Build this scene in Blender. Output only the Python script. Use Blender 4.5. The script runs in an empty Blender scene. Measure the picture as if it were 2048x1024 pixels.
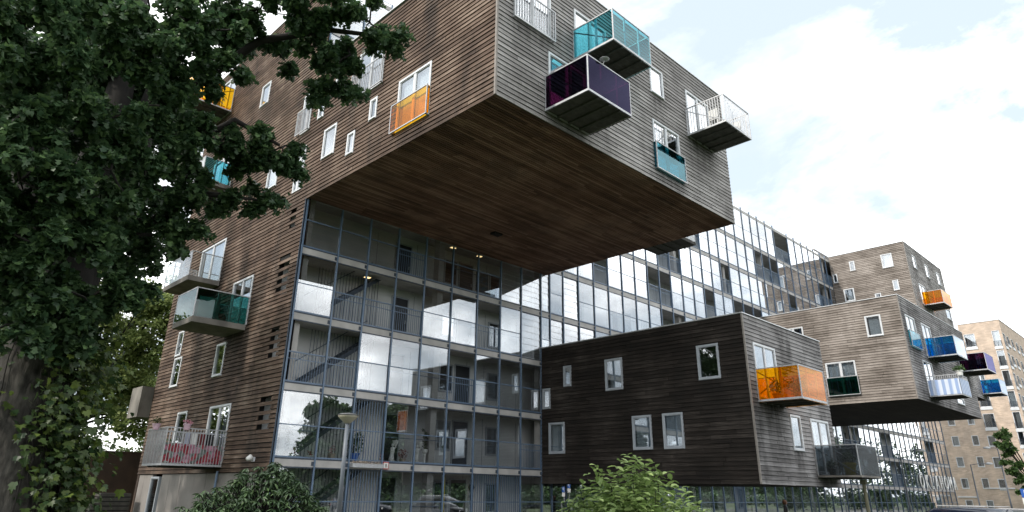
import bpy, bmesh, math, random
import numpy as np
from mathutils import Vector, Matrix
random.seed(7); RNG = np.random.default_rng(7)
SC = bpy.context.scene
COL = SC.collection

# ------------------------------------------------------------------ camera
CAMP = Vector((-12.463, -25.222, 1.65))
RIGHT = Vector((0.71142, -0.70263, 0.01369)); UP = Vector((-0.27129, -0.25661, 0.92766)); FWD = Vector((0.64829, 0.66367, 0.37318))
cam = bpy.data.cameras.new('camera'); cam.lens = 23.738; cam.sensor_width = 36.0
cam.shift_x = 0.00394; cam.shift_y = -0.03446; cam.clip_start = 0.1; cam.clip_end = 3000
co = bpy.data.objects.new('camera', cam); COL.objects.link(co)
mw = Matrix.Identity(4)
for i in range(3):
    mw[i][0] = RIGHT[i]; mw[i][1] = UP[i]; mw[i][2] = -FWD[i]; mw[i][3] = CAMP[i]
co.matrix_world = mw
SC.camera = co
SC.render.resolution_x = 1024; SC.render.resolution_y = 512

# ------------------------------------------------------------------ sky, sun, exposure
SUN_DIR = Vector((-1.0, 0.20, 0.86)).normalized()
SUN_EL = math.asin(SUN_DIR.z); SUN_AZ = math.atan2(SUN_DIR.x, SUN_DIR.y)
W = bpy.data.worlds.new('World'); SC.world = W; W.use_nodes = True
nt = W.node_tree; N = nt.nodes; L = nt.links
for n in list(N): N.remove(n)
def nd(tree, t, **k):
    n = tree.nodes.new(t)
    for a, b in k.items(): setattr(n, a, b)
    return n
sky = nd(nt, 'ShaderNodeTexSky'); sky.sky_type = 'NISHITA'; sky.sun_disc = False
sky.sun_elevation = SUN_EL; sky.sun_rotation = SUN_AZ % (2*math.pi); sky.air_density = 1.0; sky.dust_density = 1.5; sky.ozone_density = 1.0
tc = nd(nt, 'ShaderNodeTexCoord')
sep = nd(nt, 'ShaderNodeSeparateXYZ'); L.new(tc.outputs['Generated'], sep.inputs[0])
zz = nd(nt, 'ShaderNodeMath', operation='MAXIMUM'); L.new(sep.outputs['Z'], zz.inputs[0]); zz.inputs[1].default_value = 0.0
za = nd(nt, 'ShaderNodeMath', operation='ADD'); L.new(zz.outputs[0], za.inputs[0]); za.inputs[1].default_value = 0.32
dx = nd(nt, 'ShaderNodeMath', operation='DIVIDE'); L.new(sep.outputs['X'], dx.inputs[0]); L.new(za.outputs[0], dx.inputs[1])
dy = nd(nt, 'ShaderNodeMath', operation='DIVIDE'); L.new(sep.outputs['Y'], dy.inputs[0]); L.new(za.outputs[0], dy.inputs[1])
cb = nd(nt, 'ShaderNodeCombineXYZ'); L.new(dx.outputs[0], cb.inputs[0]); L.new(dy.outputs[0], cb.inputs[1])
CLOUD_OFF = (26.721, 34.356, 0.0)
mp = nd(nt, 'ShaderNodeMapping'); L.new(cb.outputs[0], mp.inputs['Vector']); mp.inputs['Location'].default_value = CLOUD_OFF
n1 = nd(nt, 'ShaderNodeTexNoise'); L.new(mp.outputs[0], n1.inputs['Vector'])
n1.inputs['Scale'].default_value = 1.25; n1.inputs['Detail'].default_value = 12.0; n1.inputs['Roughness'].default_value = 0.60; n1.inputs['Distortion'].default_value = 0.25
r1 = nd(nt, 'ShaderNodeValToRGB'); L.new(n1.outputs['Fac'], r1.inputs[0])
r1.color_ramp.elements[0].position = 0.39; r1.color_ramp.elements[1].position = 0.59
n2 = nd(nt, 'ShaderNodeTexNoise'); L.new(mp.outputs[0], n2.inputs['Vector'])
n2.inputs['Scale'].default_value = 2.6; n2.inputs['Detail'].default_value = 6.0
r2 = nd(nt, 'ShaderNodeValToRGB'); L.new(n2.outputs['Fac'], r2.inputs[0])
r2.color_ramp.elements[0].position = 0.34; r2.color_ramp.elements[0].color = (7.0, 7.2, 7.45, 1)
r2.color_ramp.elements[1].position = 0.60; r2.color_ramp.elements[1].color = (25.0, 25.0, 24.6, 1)
hz = nd(nt, 'ShaderNodeMix', data_type='RGBA'); hz.inputs['Factor'].default_value = 0.80
hz.inputs['B'].default_value = (6.8, 7.8, 8.6, 1); L.new(sky.outputs[0], hz.inputs['A'])
mx = nd(nt, 'ShaderNodeMix', data_type='RGBA'); L.new(r1.outputs[0], mx.inputs['Factor']); L.new(hz.outputs['Result'], mx.inputs['A']); L.new(r2.outputs[0], mx.inputs['B'])
bg = nd(nt, 'ShaderNodeBackground'); bg.inputs['Strength'].default_value = 0.10; L.new(mx.outputs['Result'], bg.inputs['Color'])
wo = nd(nt, 'ShaderNodeOutputWorld'); L.new(bg.outputs[0], wo.inputs[0])
sl = bpy.data.lights.new('sun', 'SUN'); sl.energy = 2.2; sl.angle = math.radians(1.5); sl.color = (1.0, 0.93, 0.83)
so = bpy.data.objects.new('sun', sl); COL.objects.link(so)
so.rotation_euler = SUN_DIR.to_track_quat('Z', 'Y').to_euler(); so.location = (-40, 10, 60)
SC.view_settings.view_transform = 'Standard'; SC.view_settings.look = 'None'
SC.view_settings.exposure = 0.5; SC.view_settings.gamma = 1.0; SC.view_settings.use_curve_mapping = False
SC.render.engine = 'CYCLES'
cy = SC.cycles; cy.max_bounces = 7; cy.diffuse_bounces = 3; cy.glossy_bounces = 4; cy.transmission_bounces = 4; cy.transparent_max_bounces = 24
cy.caustics_reflective = False; cy.caustics_refractive = False; cy.sample_clamp_indirect = 6.0
try:
    cy.use_denoising = True; cy.denoiser = 'OPENIMAGEDENOISE'
except Exception: pass

# ------------------------------------------------------------------ materials
MATS = {}
def newmat(name):
    m = bpy.data.materials.new(name); m.use_nodes = True; MATS[name] = m
    t = m.node_tree
    for n in list(t.nodes): t.nodes.remove(n)
    o = nd(t, 'ShaderNodeOutputMaterial'); return m, t, o
def ramp(t, stops):
    r = nd(t, 'ShaderNodeValToRGB'); e = r.color_ramp.elements
    while len(e) < len(stops): e.new(0.5)
    for i, (p, c) in enumerate(stops): e[i].position = p; e[i].color = (*c, 1)
    return r
def bsdf(t, o, rough=0.7, metal=0.0, spec=0.5):
    b = nd(t, 'ShaderNodeBsdfPrincipled'); b.inputs['Roughness'].default_value = rough; b.inputs['Metallic'].default_value = metal
    b.inputs['Specular IOR Level'].default_value = spec
    t.links.new(b.outputs[0], o.inputs[0]); return b
def plain(name, c1, c2=None, rough=0.6, metal=0.0, scale=3.0, bump=0.0, stretch=(1, 1, 1), spec=0.5, detail=5):
    m, t, o = newmat(name); b = bsdf(t, o, rough, metal, spec)
    c2 = c2 or tuple(x*0.82 for x in c1)
    tc = nd(t, 'ShaderNodeTexCoord'); mp = nd(t, 'ShaderNodeMapping'); mp.inputs['Scale'].default_value = stretch
    t.links.new(tc.outputs['Object'], mp.inputs[0])
    n = nd(t, 'ShaderNodeTexNoise'); n.inputs['Scale'].default_value = scale; n.inputs['Detail'].default_value = detail; t.links.new(mp.outputs[0], n.inputs['Vector'])
    r = ramp(t, [(0.32, c2), (0.68, c1)]); t.links.new(n.outputs['Fac'], r.inputs[0]); t.links.new(r.outputs[0], b.inputs['Base Color'])
    if bump:
        bp = nd(t, 'ShaderNodeBump'); bp.inputs['Strength'].default_value = bump; bp.inputs['Distance'].default_value = 0.02
        t.links.new(n.outputs['Fac'], bp.inputs['Height']); t.links.new(bp.outputs[0], b.inputs['Normal'])
    return m
def wood(name, dark, mid, light, grain=(1.2, 1.2, 45.0), stain=0.45, rough=0.85, stain_col=(0.03, 0.026, 0.024), tk=0.19, vk=0.70):
    """weathered board: per-board tone, grain along the board, broad water stains"""
    m, t, o = newmat(name); b = bsdf(t, o, rough, 0, 0.25); k = t.links.new
    tc = nd(t, 'ShaderNodeTexCoord')
    at = nd(t, 'ShaderNodeAttribute'); at.attribute_name = 'tone'
    mp = nd(t, 'ShaderNodeMapping'); mp.inputs['Scale'].default_value = grain; k(tc.outputs['Object'], mp.inputs[0])
    n = nd(t, 'ShaderNodeTexNoise'); n.inputs['Scale'].default_value = 1.0; n.inputs['Detail'].default_value = 8.0; n.inputs['Roughness'].default_value = 0.65; k(mp.outputs[0], n.inputs['Vector'])
    n3 = nd(t, 'ShaderNodeTexNoise'); n3.inputs['Scale'].default_value = 0.55; n3.inputs['Detail'].default_value = 5.0; k(tc.outputs['Object'], n3.inputs['Vector'])
    a1 = nd(t, 'ShaderNodeMath', operation='MULTIPLY_ADD'); k(at.outputs['Fac'], a1.inputs[0]); a1.inputs[1].default_value = tk; k(n.outputs['Fac'], a1.inputs[2])
    a2 = nd(t, 'ShaderNodeMath', operation='MULTIPLY_ADD'); k(n3.outputs['Fac'], a2.inputs[0]); a2.inputs[1].default_value = vk; k(a1.outputs[0], a2.inputs[2])
    r = ramp(t, [(0.62, dark), (0.98, mid), (1.28, light)])
    sc = nd(t, 'ShaderNodeMath', operation='MULTIPLY'); k(a2.outputs[0], sc.inputs[0]); sc.inputs[1].default_value = 0.72
    for e, p in zip(r.color_ramp.elements, (0.50, 0.71, 0.93)): e.position = p
    k(sc.outputs[0], r.inputs[0])
    ms = nd(t, 'ShaderNodeMapping'); ms.inputs['Scale'].default_value = (0.9, 0.9, 0.28); k(tc.outputs['Object'], ms.inputs[0])
    n4 = nd(t, 'ShaderNodeTexNoise'); n4.inputs['Scale'].default_value = 0.9; n4.inputs['Detail'].default_value = 6.0; n4.inputs['Roughness'].default_value = 0.6; k(ms.outputs[0], n4.inputs['Vector'])
    rs = ramp(t, [(0.50, (0, 0, 0)), (0.72, (stain, stain, stain))]); k(n4.outputs['Fac'], rs.inputs[0])
    wm = nd(t, 'ShaderNodeAttribute'); wm.attribute_name = 'wet'
    m5 = nd(t, 'ShaderNodeMapping'); m5.inputs['Scale'].default_value = (5.0, 5.0, 0.5); k(tc.outputs['Object'], m5.inputs[0])
    n5 = nd(t, 'ShaderNodeTexNoise'); n5.inputs['Scale'].default_value = 1.0; n5.inputs['Detail'].default_value = 4.0; k(m5.outputs[0], n5.inputs['Vector'])
    r5 = ramp(t, [(0.30, (0.40, 0.40, 0.40)), (0.62, (1, 1, 1))]); k(n5.outputs['Fac'], r5.inputs[0])
    w5 = nd(t, 'ShaderNodeMath', operation='MULTIPLY'); k(wm.outputs['Fac'], w5.inputs[0]); k(r5.outputs[0], w5.inputs[1])
    a5 = nd(t, 'ShaderNodeMath', operation='MAXIMUM'); k(w5.outputs[0], a5.inputs[0]); k(rs.outputs[0], a5.inputs[1])
    mxx = nd(t, 'ShaderNodeMix', data_type='RGBA'); k(a5.outputs[0], mxx.inputs['Factor']); k(r.outputs[0], mxx.inputs['A']); mxx.inputs['B'].default_value = (*stain_col, 1)
    k(mxx.outputs['Result'], b.inputs['Base Color'])
    bp = nd(t, 'ShaderNodeBump'); bp.inputs['Strength'].default_value = 0.35; bp.inputs['Distance'].default_value = 0.01; k(n.outputs['Fac'], bp.inputs['Height']); k(bp.outputs[0], b.inputs['Normal'])
    return m
def glass(name, tint, base=0.14, rough=0.0, body=None, bodyfac=0.0, power=5.0, gloss=(0.95, 0.97, 1.0)):
    """sheet of glass: Schlick reflection over a tinted see-through, with an optional film of dirt or milkiness"""
    m, t, o = newmat(name); k = t.links.new
    lw = nd(t, 'ShaderNodeLayerWeight'); lw.inputs['Blend'].default_value = 0.5
    pw = nd(t, 'ShaderNodeMath', operation='POWER'); k(lw.outputs['Facing'], pw.inputs[0]); pw.inputs[1].default_value = power
    ma = nd(t, 'ShaderNodeMath', operation='MULTIPLY_ADD'); k(pw.outputs[0], ma.inputs[0]); ma.inputs[1].default_value = 1-base; ma.inputs[2].default_value = base
    tr = nd(t, 'ShaderNodeBsdfTransparent'); tr.inputs[0].default_value = (*tint, 1)
    gl = nd(t, 'ShaderNodeBsdfGlossy'); gl.inputs['Roughness'].default_value = rough; gl.inputs[0].default_value = (*gloss, 1)
    src = tr
    if body:
        df = nd(t, 'ShaderNodeBsdfDiffuse'); df.inputs[0].default_value = (*body, 1)
        tl = nd(t, 'ShaderNodeBsdfTranslucent'); tl.inputs[0].default_value = (*body, 1)
        ad = nd(t, 'ShaderNodeMixShader'); ad.inputs[0].default_value = 0.5; k(df.outputs[0], ad.inputs[1]); k(tl.outputs[0], ad.inputs[2])
        m0 = nd(t, 'ShaderNodeMixShader'); m0.inputs[0].default_value = bodyfac; k(tr.outputs[0], m0.inputs[1]); k(ad.outputs[0], m0.inputs[2]); src = m0
    mx = nd(t, 'ShaderNodeMixShader'); k(ma.outputs[0], mx.inputs[0]); k(src.outputs[0], mx.inputs[1]); k(gl.outputs[0], mx.inputs[2])
    k(mx.outputs[0], o.inputs[0]); return m
def leafmat(name, c1, c2, trans=0.35, rough=0.45):
    m, t, o = newmat(name); k = t.links.new
    at = nd(t, 'ShaderNodeAttribute'); at.attribute_name = 'tone'
    oi = nd(t, 'ShaderNodeObjectInfo')
    ad = nd(t, 'ShaderNodeMath', operation='ADD'); k(at.outputs['Fac'], ad.inputs[0]); k(oi.outputs['Random'], ad.inputs[1])
    fr = nd(t, 'ShaderNodeMath', operation='FRACT'); k(ad.outputs[0], fr.inputs[0])
    r = ramp(t, [(0.0, c1), (0.72, tuple((a*.5+b*.5) for a, b in zip(c1, c2))), (0.9, c2), (1.0, tuple(min(1, x*1.45) for x in c2))]); k(fr.outputs[0], r.inputs[0])  # palest few leaves: sunlit highlights put into the leaf colour
    b = nd(t, 'ShaderNodeBsdfPrincipled'); b.inputs['Roughness'].default_value = rough; b.inputs['Specular IOR Level'].default_value = 0.35; k(r.outputs[0], b.inputs['Base Color'])
    tl = nd(t, 'ShaderNodeBsdfTranslucent'); k(r.outputs[0], tl.inputs[0])
    mx = nd(t, 'ShaderNodeMixShader'); mx.inputs[0].default_value = trans; k(b.outputs[0], mx.inputs[1]); k(tl.outputs[0], mx.inputs[2]); k(mx.outputs[0], o.inputs[0]); return m

M_WB = wood('wood_brown', (0.036, 0.023, 0.017), (0.122, 0.083, 0.062), (0.305, 0.236, 0.188), stain=0.70)  # stain blotches: real weathering plus mottled tree shade put into the colour
M_WG = wood('wood_grey', (0.22, 0.209, 0.205), (0.45, 0.432, 0.424), (0.58, 0.563, 0.553), stain=0.42, vk=0.42)
M_WSHADE = wood('wood_shaded', (0.009, 0.0075, 0.0065), (0.025, 0.020, 0.017), (0.105, 0.090, 0.080), stain=0.6, stain_col=(0.012, 0.011, 0.010))  # near-black side of the low box: its deep shade is put into the colour
M_WC = wood('wood_grey_stained', (0.105, 0.10, 0.10), (0.27, 0.26, 0.262), (0.44, 0.43, 0.43), stain=0.80, stain_col=(0.014, 0.013, 0.013))
M_WL = wood('wood_pale', (0.105, 0.088, 0.075), (0.265, 0.232, 0.207), (0.43, 0.388, 0.357), stain=0.45, stain_col=(0.08, 0.066, 0.056))
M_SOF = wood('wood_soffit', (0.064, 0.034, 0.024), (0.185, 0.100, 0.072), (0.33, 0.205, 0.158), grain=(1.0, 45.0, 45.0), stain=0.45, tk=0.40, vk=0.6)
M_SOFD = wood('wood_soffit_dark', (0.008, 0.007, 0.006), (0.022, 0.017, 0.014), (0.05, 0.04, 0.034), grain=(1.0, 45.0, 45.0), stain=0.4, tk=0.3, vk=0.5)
M_BACK = plain('membrane_black', (0.012, 0.012, 0.012), rough=0.95)
M_CORNER = plain('corner_strip', (0.26, 0.235, 0.215), (0.19, 0.17, 0.155), rough=0.7, scale=6)
M_COPE = plain('aluminium_coping', (0.62, 0.63, 0.65), (0.52, 0.53, 0.55), rough=0.45, metal=0.3)
M_STEEL = plain('steel_blue_grey', (0.125, 0.185, 0.275), (0.095, 0.145, 0.22), rough=0.35, scale=2)
M_STEELD = plain('steel_dark', (0.036, 0.052, 0.078), (0.026, 0.038, 0.058), rough=0.5)
M_GALV = plain('galvanised_rail', (0.50, 0.51, 0.53), (0.38, 0.39, 0.41), rough=0.45, metal=0.35, scale=9)
M_CONC = plain('concrete', (0.48, 0.465, 0.45), (0.35, 0.34, 0.33), rough=0.85, scale=1.6, bump=0.15, detail=9)
M_CONCD = plain('concrete_stained', (0.235, 0.217, 0.195), (0.105, 0.098, 0.088), rough=0.9, scale=1.4, bump=0.2, detail=9, stretch=(1, 1, 0.5))
M_PANEL = plain('gallery_panel', (0.68, 0.685, 0.69), (0.58, 0.585, 0.59), rough=0.8, scale=1.1, detail=8)
M_ENDP = plain('end_panel_shaded', (0.27, 0.25, 0.235), (0.19, 0.175, 0.165), rough=0.85, scale=0.9, bump=0.1, detail=9)  # darker than the other concrete: tree shade put into the panel colour
M_ROOF = plain('roof_felt', (0.12, 0.12, 0.12), rough=0.9)
M_FRAME = plain('window_frame_white', (0.66, 0.68, 0.71), (0.58, 0.60, 0.63), rough=0.4, scale=2)
M_FRAMEG = plain('window_frame_grey', (0.40, 0.43, 0.47), (0.34, 0.37, 0.41), rough=0.4, scale=2)
M_DOOR = plain('door_dark', (0.018, 0.020, 0.024), rough=0.4)
M_INT = plain('interior_plaster', (0.30, 0.29, 0.28), rough=0.9)
M_CURT = plain('curtain_net', (0.62, 0.64, 0.66), (0.44, 0.46, 0.49), rough=0.9, scale=9, stretch=(3, 3, 0.1))
M_CURTV = plain('curtain_violet', (0.33, 0.30, 0.50), (0.22, 0.20, 0.36), rough=0.9, scale=9, stretch=(3, 3, 0.1))
M_GLASS = glass('window_glass', (0.86, 0.90, 0.92), base=0.25, power=3.0)
M_FACADE = glass('facade_glass', (0.95, 0.97, 0.98), base=0.185, power=2.0)
M_LOUV = glass('louvre_glass', (0.93, 0.95, 0.96), base=0.185, power=2.0)
q = lambda *c: tuple(x**0.5 for x in c)
M_ORANGE = glass('glass_orange', q(1.0, 0.42, 0.004), base=0.022, body=(1.0, 0.36, 0.0), bodyfac=0.10, gloss=(1.0, 0.86, 0.70))
M_AMBER = glass('glass_amber', q(1.0, 0.50, 0.012), base=0.05)
M_TEAL = glass('glass_teal', q(0.11, 0.50, 0.58), base=0.06)
M_TEALD = glass('glass_teal_dark', q(0.02, 0.24, 0.30), base=0.06, gloss=(0.55, 0.85, 0.95))
M_BLUE = glass('glass_blue', q(0.005, 0.26, 0.60), base=0.05, body=(0.01, 0.30, 0.62), bodyfac=0.06)
M_PURP = glass('glass_purple', q(0.042, 0.004, 0.024), base=0.035, gloss=(0.34, 0.34, 0.62))
M_GREEN = glass('glass_green', q(0.045, 0.215, 0.19), base=0.055)
M_GREEND = glass('glass_green_dark', q(0.01, 0.13, 0.09), base=0.05)
M_CLEAR = glass('glass_clear', q(0.88, 0.90, 0.88), base=0.07)
M_MILKY_SKY = glass('glass_milky_sky', q(0.85, 0.86, 0.84), base=0.06, body=(0.75, 0.76, 0.74), bodyfac=0.72)  # milky pane; also paints the sky reflection on the turquoise balcony's front
M_MESH = glass('mesh_screen', q(0.40, 0.45, 0.48), base=0.015, rough=0.5, body=(0.035, 0.04, 0.044), bodyfac=0.34, power=7)
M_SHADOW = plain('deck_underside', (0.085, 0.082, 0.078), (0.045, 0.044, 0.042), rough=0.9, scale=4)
M_WHITE = plain('white_plaster', (0.80, 0.80, 0.78), (0.72, 0.72, 0.70), rough=0.5)
M_BARK = plain('bark', (0.066, 0.062, 0.053), (0.014, 0.0125, 0.0105), rough=0.95, scale=17, bump=1.0, stretch=(1, 1, 0.42), detail=14)
M_BARKD = plain('bark_dark', (0.014, 0.012, 0.010), (0.007, 0.006, 0.005), rough=0.95, scale=8)
M_MAPLE = leafmat('leaf_maple', (0.032, 0.068, 0.034), (0.085, 0.145, 0.055), trans=0.38)
M_IVY = leafmat('leaf_ivy', (0.022, 0.050, 0.018), (0.085, 0.120, 0.024), trans=0.3)
M_RHODO = leafmat('leaf_rhododendron', (0.032, 0.066, 0.028), (0.075, 0.125, 0.048), trans=0.15, rough=0.4)
M_SHRUB = leafmat('leaf_shrub', (0.12, 0.19, 0.055), (0.25, 0.33, 0.12), trans=0.35)
M_BGLEAF = leafmat('leaf_sunlit', (0.14, 0.20, 0.065), (0.29, 0.34, 0.12), trans=0.5)  # raised leaf colour: sunlight on these crowns is put into it
M_BGLEAF2 = leafmat('leaf_far', (0.085, 0.125, 0.05), (0.15, 0.19, 0.08), trans=0.35)
M_PLANE = leafmat('leaf_plane', (0.045, 0.095, 0.030), (0.10, 0.165, 0.05), trans=0.3)
M_PINK = leafmat('petal_pink', (0.50, 0.18, 0.26), (0.72, 0.40, 0.45), trans=0.3)
M_RED = leafmat('petal_red', (0.20, 0.02, 0.03), (0.42, 0.06, 0.06), trans=0.2)
M_GRASS = plain('grass', (0.055, 0.085, 0.025), (0.035, 0.055, 0.016), rough=0.95, scale=2.5, bump=0.4, detail=10)
M_ASPH = plain('asphalt', (0.055, 0.055, 0.055), (0.040, 0.040, 0.040), rough=0.9, scale=30)
M_PAVE = plain('paving', (0.23, 0.22, 0.205), (0.16, 0.155, 0.145), rough=0.9, scale=5)
M_KERB = plain('kerb_stone', (0.33, 0.32, 0.30), rough=0.85, scale=6)
M_RUST = plain('weathering_steel', (0.060, 0.034, 0.022), (0.034, 0.020, 0.014), rough=0.9, scale=1.2, detail=9)
M_STEP = plain('step_concrete', (0.085, 0.078, 0.07), (0.05, 0.046, 0.042), rough=0.9, scale=4)
M_PINKPOT = plain('pot_pink', (0.66, 0.45, 0.55), rough=0.5)
M_TERRA = plain('pot_pale', (0.50, 0.42, 0.35), (0.42, 0.34, 0.28), rough=0.7)
M_POLE = plain('lamp_pole', (0.15, 0.17, 0.20), (0.11, 0.125, 0.15), rough=0.45, scale=3, stretch=(1, 1, 0.2))
M_LAMPBOWL = plain('lamp_bowl_dull', (0.36, 0.34, 0.27), (0.25, 0.235, 0.18), rough=0.35)
M_LAMPTOP = plain('lamp_cap', (0.10, 0.105, 0.11), rough=0.5)
M_YELLOW = plain('yellow_paint', (0.55, 0.42, 0.03), rough=0.5)
M_BLUEP = plain('sign_blue', (0.02, 0.10, 0.42), rough=0.4)
M_REDP = plain('sign_red', (0.45, 0.02, 0.02), rough=0.4)
M_BLACKP = plain('black_paint', (0.012, 0.012, 0.013), rough=0.5)
M_MOSSPOLE = plain('mossy_post', (0.16, 0.15, 0.10), (0.10, 0.10, 0.06), rough=0.9, scale=5)
M_CARBLUE = plain('car_paint_navy', (0.006, 0.011, 0.026), rough=0.2, spec=0.6)
M_CARDARK = plain('car_paint_black', (0.012, 0.013, 0.016), rough=0.2, spec=0.6)
M_TYRE = plain('tyre', (0.02, 0.02, 0.02), rough=0.9)
M_SKIN = plain('skin', (0.42, 0.27, 0.20), rough=0.6)
M_HAIR = plain('hair_auburn', (0.12, 0.045, 0.018), rough=0.7)
M_COAT = plain('coat_dark', (0.018, 0.016, 0.02), rough=0.85)
M_JEANS = plain('trousers_blue', (0.03, 0.045, 0.09), rough=0.85)
M_CLOTHR = plain('cloth_red', (0.16, 0.02, 0.025), rough=0.9)
M_CLOTHW = plain('cloth_pale', (0.45, 0.48, 0.60), rough=0.9)
def emis(name, c, s):
    m, t, o = newmat(name); e = nd(t, 'ShaderNodeEmission'); e.inputs[0].default_value = (*c, 1); e.inputs[1].default_value = s; t.links.new(e.outputs[0], o.inputs[0]); return m
M_LIT = emis('lit_lamp_cover', (1.0, 0.72, 0.34), 1.5)
def brickmat():
    m, t, o = newmat('brick_buff'); b = bsdf(t, o, 0.9, 0, 0.2); k = t.links.new
    tc = nd(t, 'ShaderNodeTexCoord'); sp = nd(t, 'ShaderNodeSeparateXYZ'); k(tc.outputs['Object'], sp.inputs[0])
    su = nd(t, 'ShaderNodeMath', operation='ADD'); k(sp.outputs['X'], su.inputs[0]); k(sp.outputs['Y'], su.inputs[1])
    cbn = nd(t, 'ShaderNodeCombineXYZ'); k(su.outputs[0], cbn.inputs[0]); k(sp.outputs['Z'], cbn.inputs[1])
    br = nd(t, 'ShaderNodeTexBrick'); k(cbn.outputs[0], br.inputs['Vector']); br.inputs['Scale'].default_value = 1.0
    br.inputs['Brick Width'].default_value = 0.44; br.inputs['Row Height'].default_value = 0.14; br.inputs['Mortar Size'].default_value = 0.014
    br.inputs['Color1'].default_value = (0.60, 0.485, 0.405, 1); br.inputs['Color2'].default_value = (0.47, 0.375, 0.31, 1); br.inputs['Mortar'].default_value = (0.50, 0.43, 0.36, 1)
    n = nd(t, 'ShaderNodeTexNoise'); n.inputs['Scale'].default_value = 0.9; n.inputs['Detail'].default_value = 8; k(tc.outputs['Object'], n.inputs['Vector'])
    r = ramp(t, [(0.3, (0.78, 0.78, 0.78)), (0.7, (1.12, 1.1, 1.06))]); k(n.outputs['Fac'], r.inputs[0])
    mu = nd(t, 'ShaderNodeMix', data_type='RGBA', blend_type='MULTIPLY'); mu.inputs['Factor'].default_value = 1.0; k(br.outputs['Color'], mu.inputs['A']); k(r.outputs[0], mu.inputs['B'])
    k(mu.outputs['Result'], b.inputs['Base Color']); return m
M_BRICK = brickmat()
def flowermat():
    m, t, o = newmat('flower_print'); b = bsdf(t, o, 0.8); k = t.links.new
    tc = nd(t, 'ShaderNodeTexCoord'); v = nd(t, 'ShaderNodeTexVoronoi'); v.inputs['Scale'].default_value = 4.6; k(tc.outputs['Object'], v.inputs['Vector'])
    n = nd(t, 'ShaderNodeTexNoise'); n.inputs['Scale'].default_value = 9; n.inputs['Detail'].default_value = 4; k(tc.outputs['Object'], n.inputs['Vector'])
    sp = nd(t, 'ShaderNodeSeparateColor'); k(v.outputs['Color'], sp.inputs[0])
    r = ramp(t, [(0.0, (0.27, 0.02, 0.04)), (0.27, (0.36, 0.05, 0.07)), (0.30, (0.52, 0.31, 0.38)), (0.55, (0.42, 0.17, 0.25)), (0.58, (0.13, 0.16, 0.15)), (1.0, (0.23, 0.27, 0.25))])
    r.color_ramp.interpolation = 'LINEAR'; k(sp.outputs[0], r.inputs[0])
    r2 = ramp(t, [(0.35, (0.45, 0.45, 0.45)), (0.65, (1.15, 1.15, 1.15))]); k(n.outputs['Fac'], r2.inputs[0])
    mu = nd(t, 'ShaderNodeMix', data_type='RGBA', blend_type='MULTIPLY'); mu.inputs['Factor'].default_value = 1.0; k(r.outputs[0], mu.inputs['A']); k(r2.outputs[0], mu.inputs['B']); k(mu.outputs['Result'], b.inputs['Base Color']); return m
M_FLOWER = flowermat()
def stripemat():
    m, t, o = newmat('cloth_blue_stripe'); b = bsdf(t, o, 0.9); k = t.links.new
    tc = nd(t, 'ShaderNodeTexCoord'); sp = nd(t, 'ShaderNodeSeparateXYZ'); k(tc.outputs['Object'], sp.inputs[0])
    w = nd(t, 'ShaderNodeTexWave'); w.inputs['Scale'].default_value = 0.8; w.inputs['Distortion'].default_value = 0.5; w.bands_direction = 'X'; sx_ = nd(t, 'ShaderNodeMath', operation='ADD'); k(sp.outputs['X'], sx_.inputs[0]); k(sp.outputs['Y'], sx_.inputs[1]); cx_ = nd(t, 'ShaderNodeCombineXYZ'); k(sx_.outputs[0], cx_.inputs[0]); k(sp.outputs['Z'], cx_.inputs[2]); k(cx_.outputs[0], w.inputs['Vector'])
    r = ramp(t, [(0.30, (0.30, 0.40, 0.62)), (0.62, (0.62, 0.68, 0.80))]); k(w.outputs['Fac'], r.inputs[0]); k(r.outputs[0], b.inputs['Base Color']); return m
M_STRIPE = stripemat()

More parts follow.
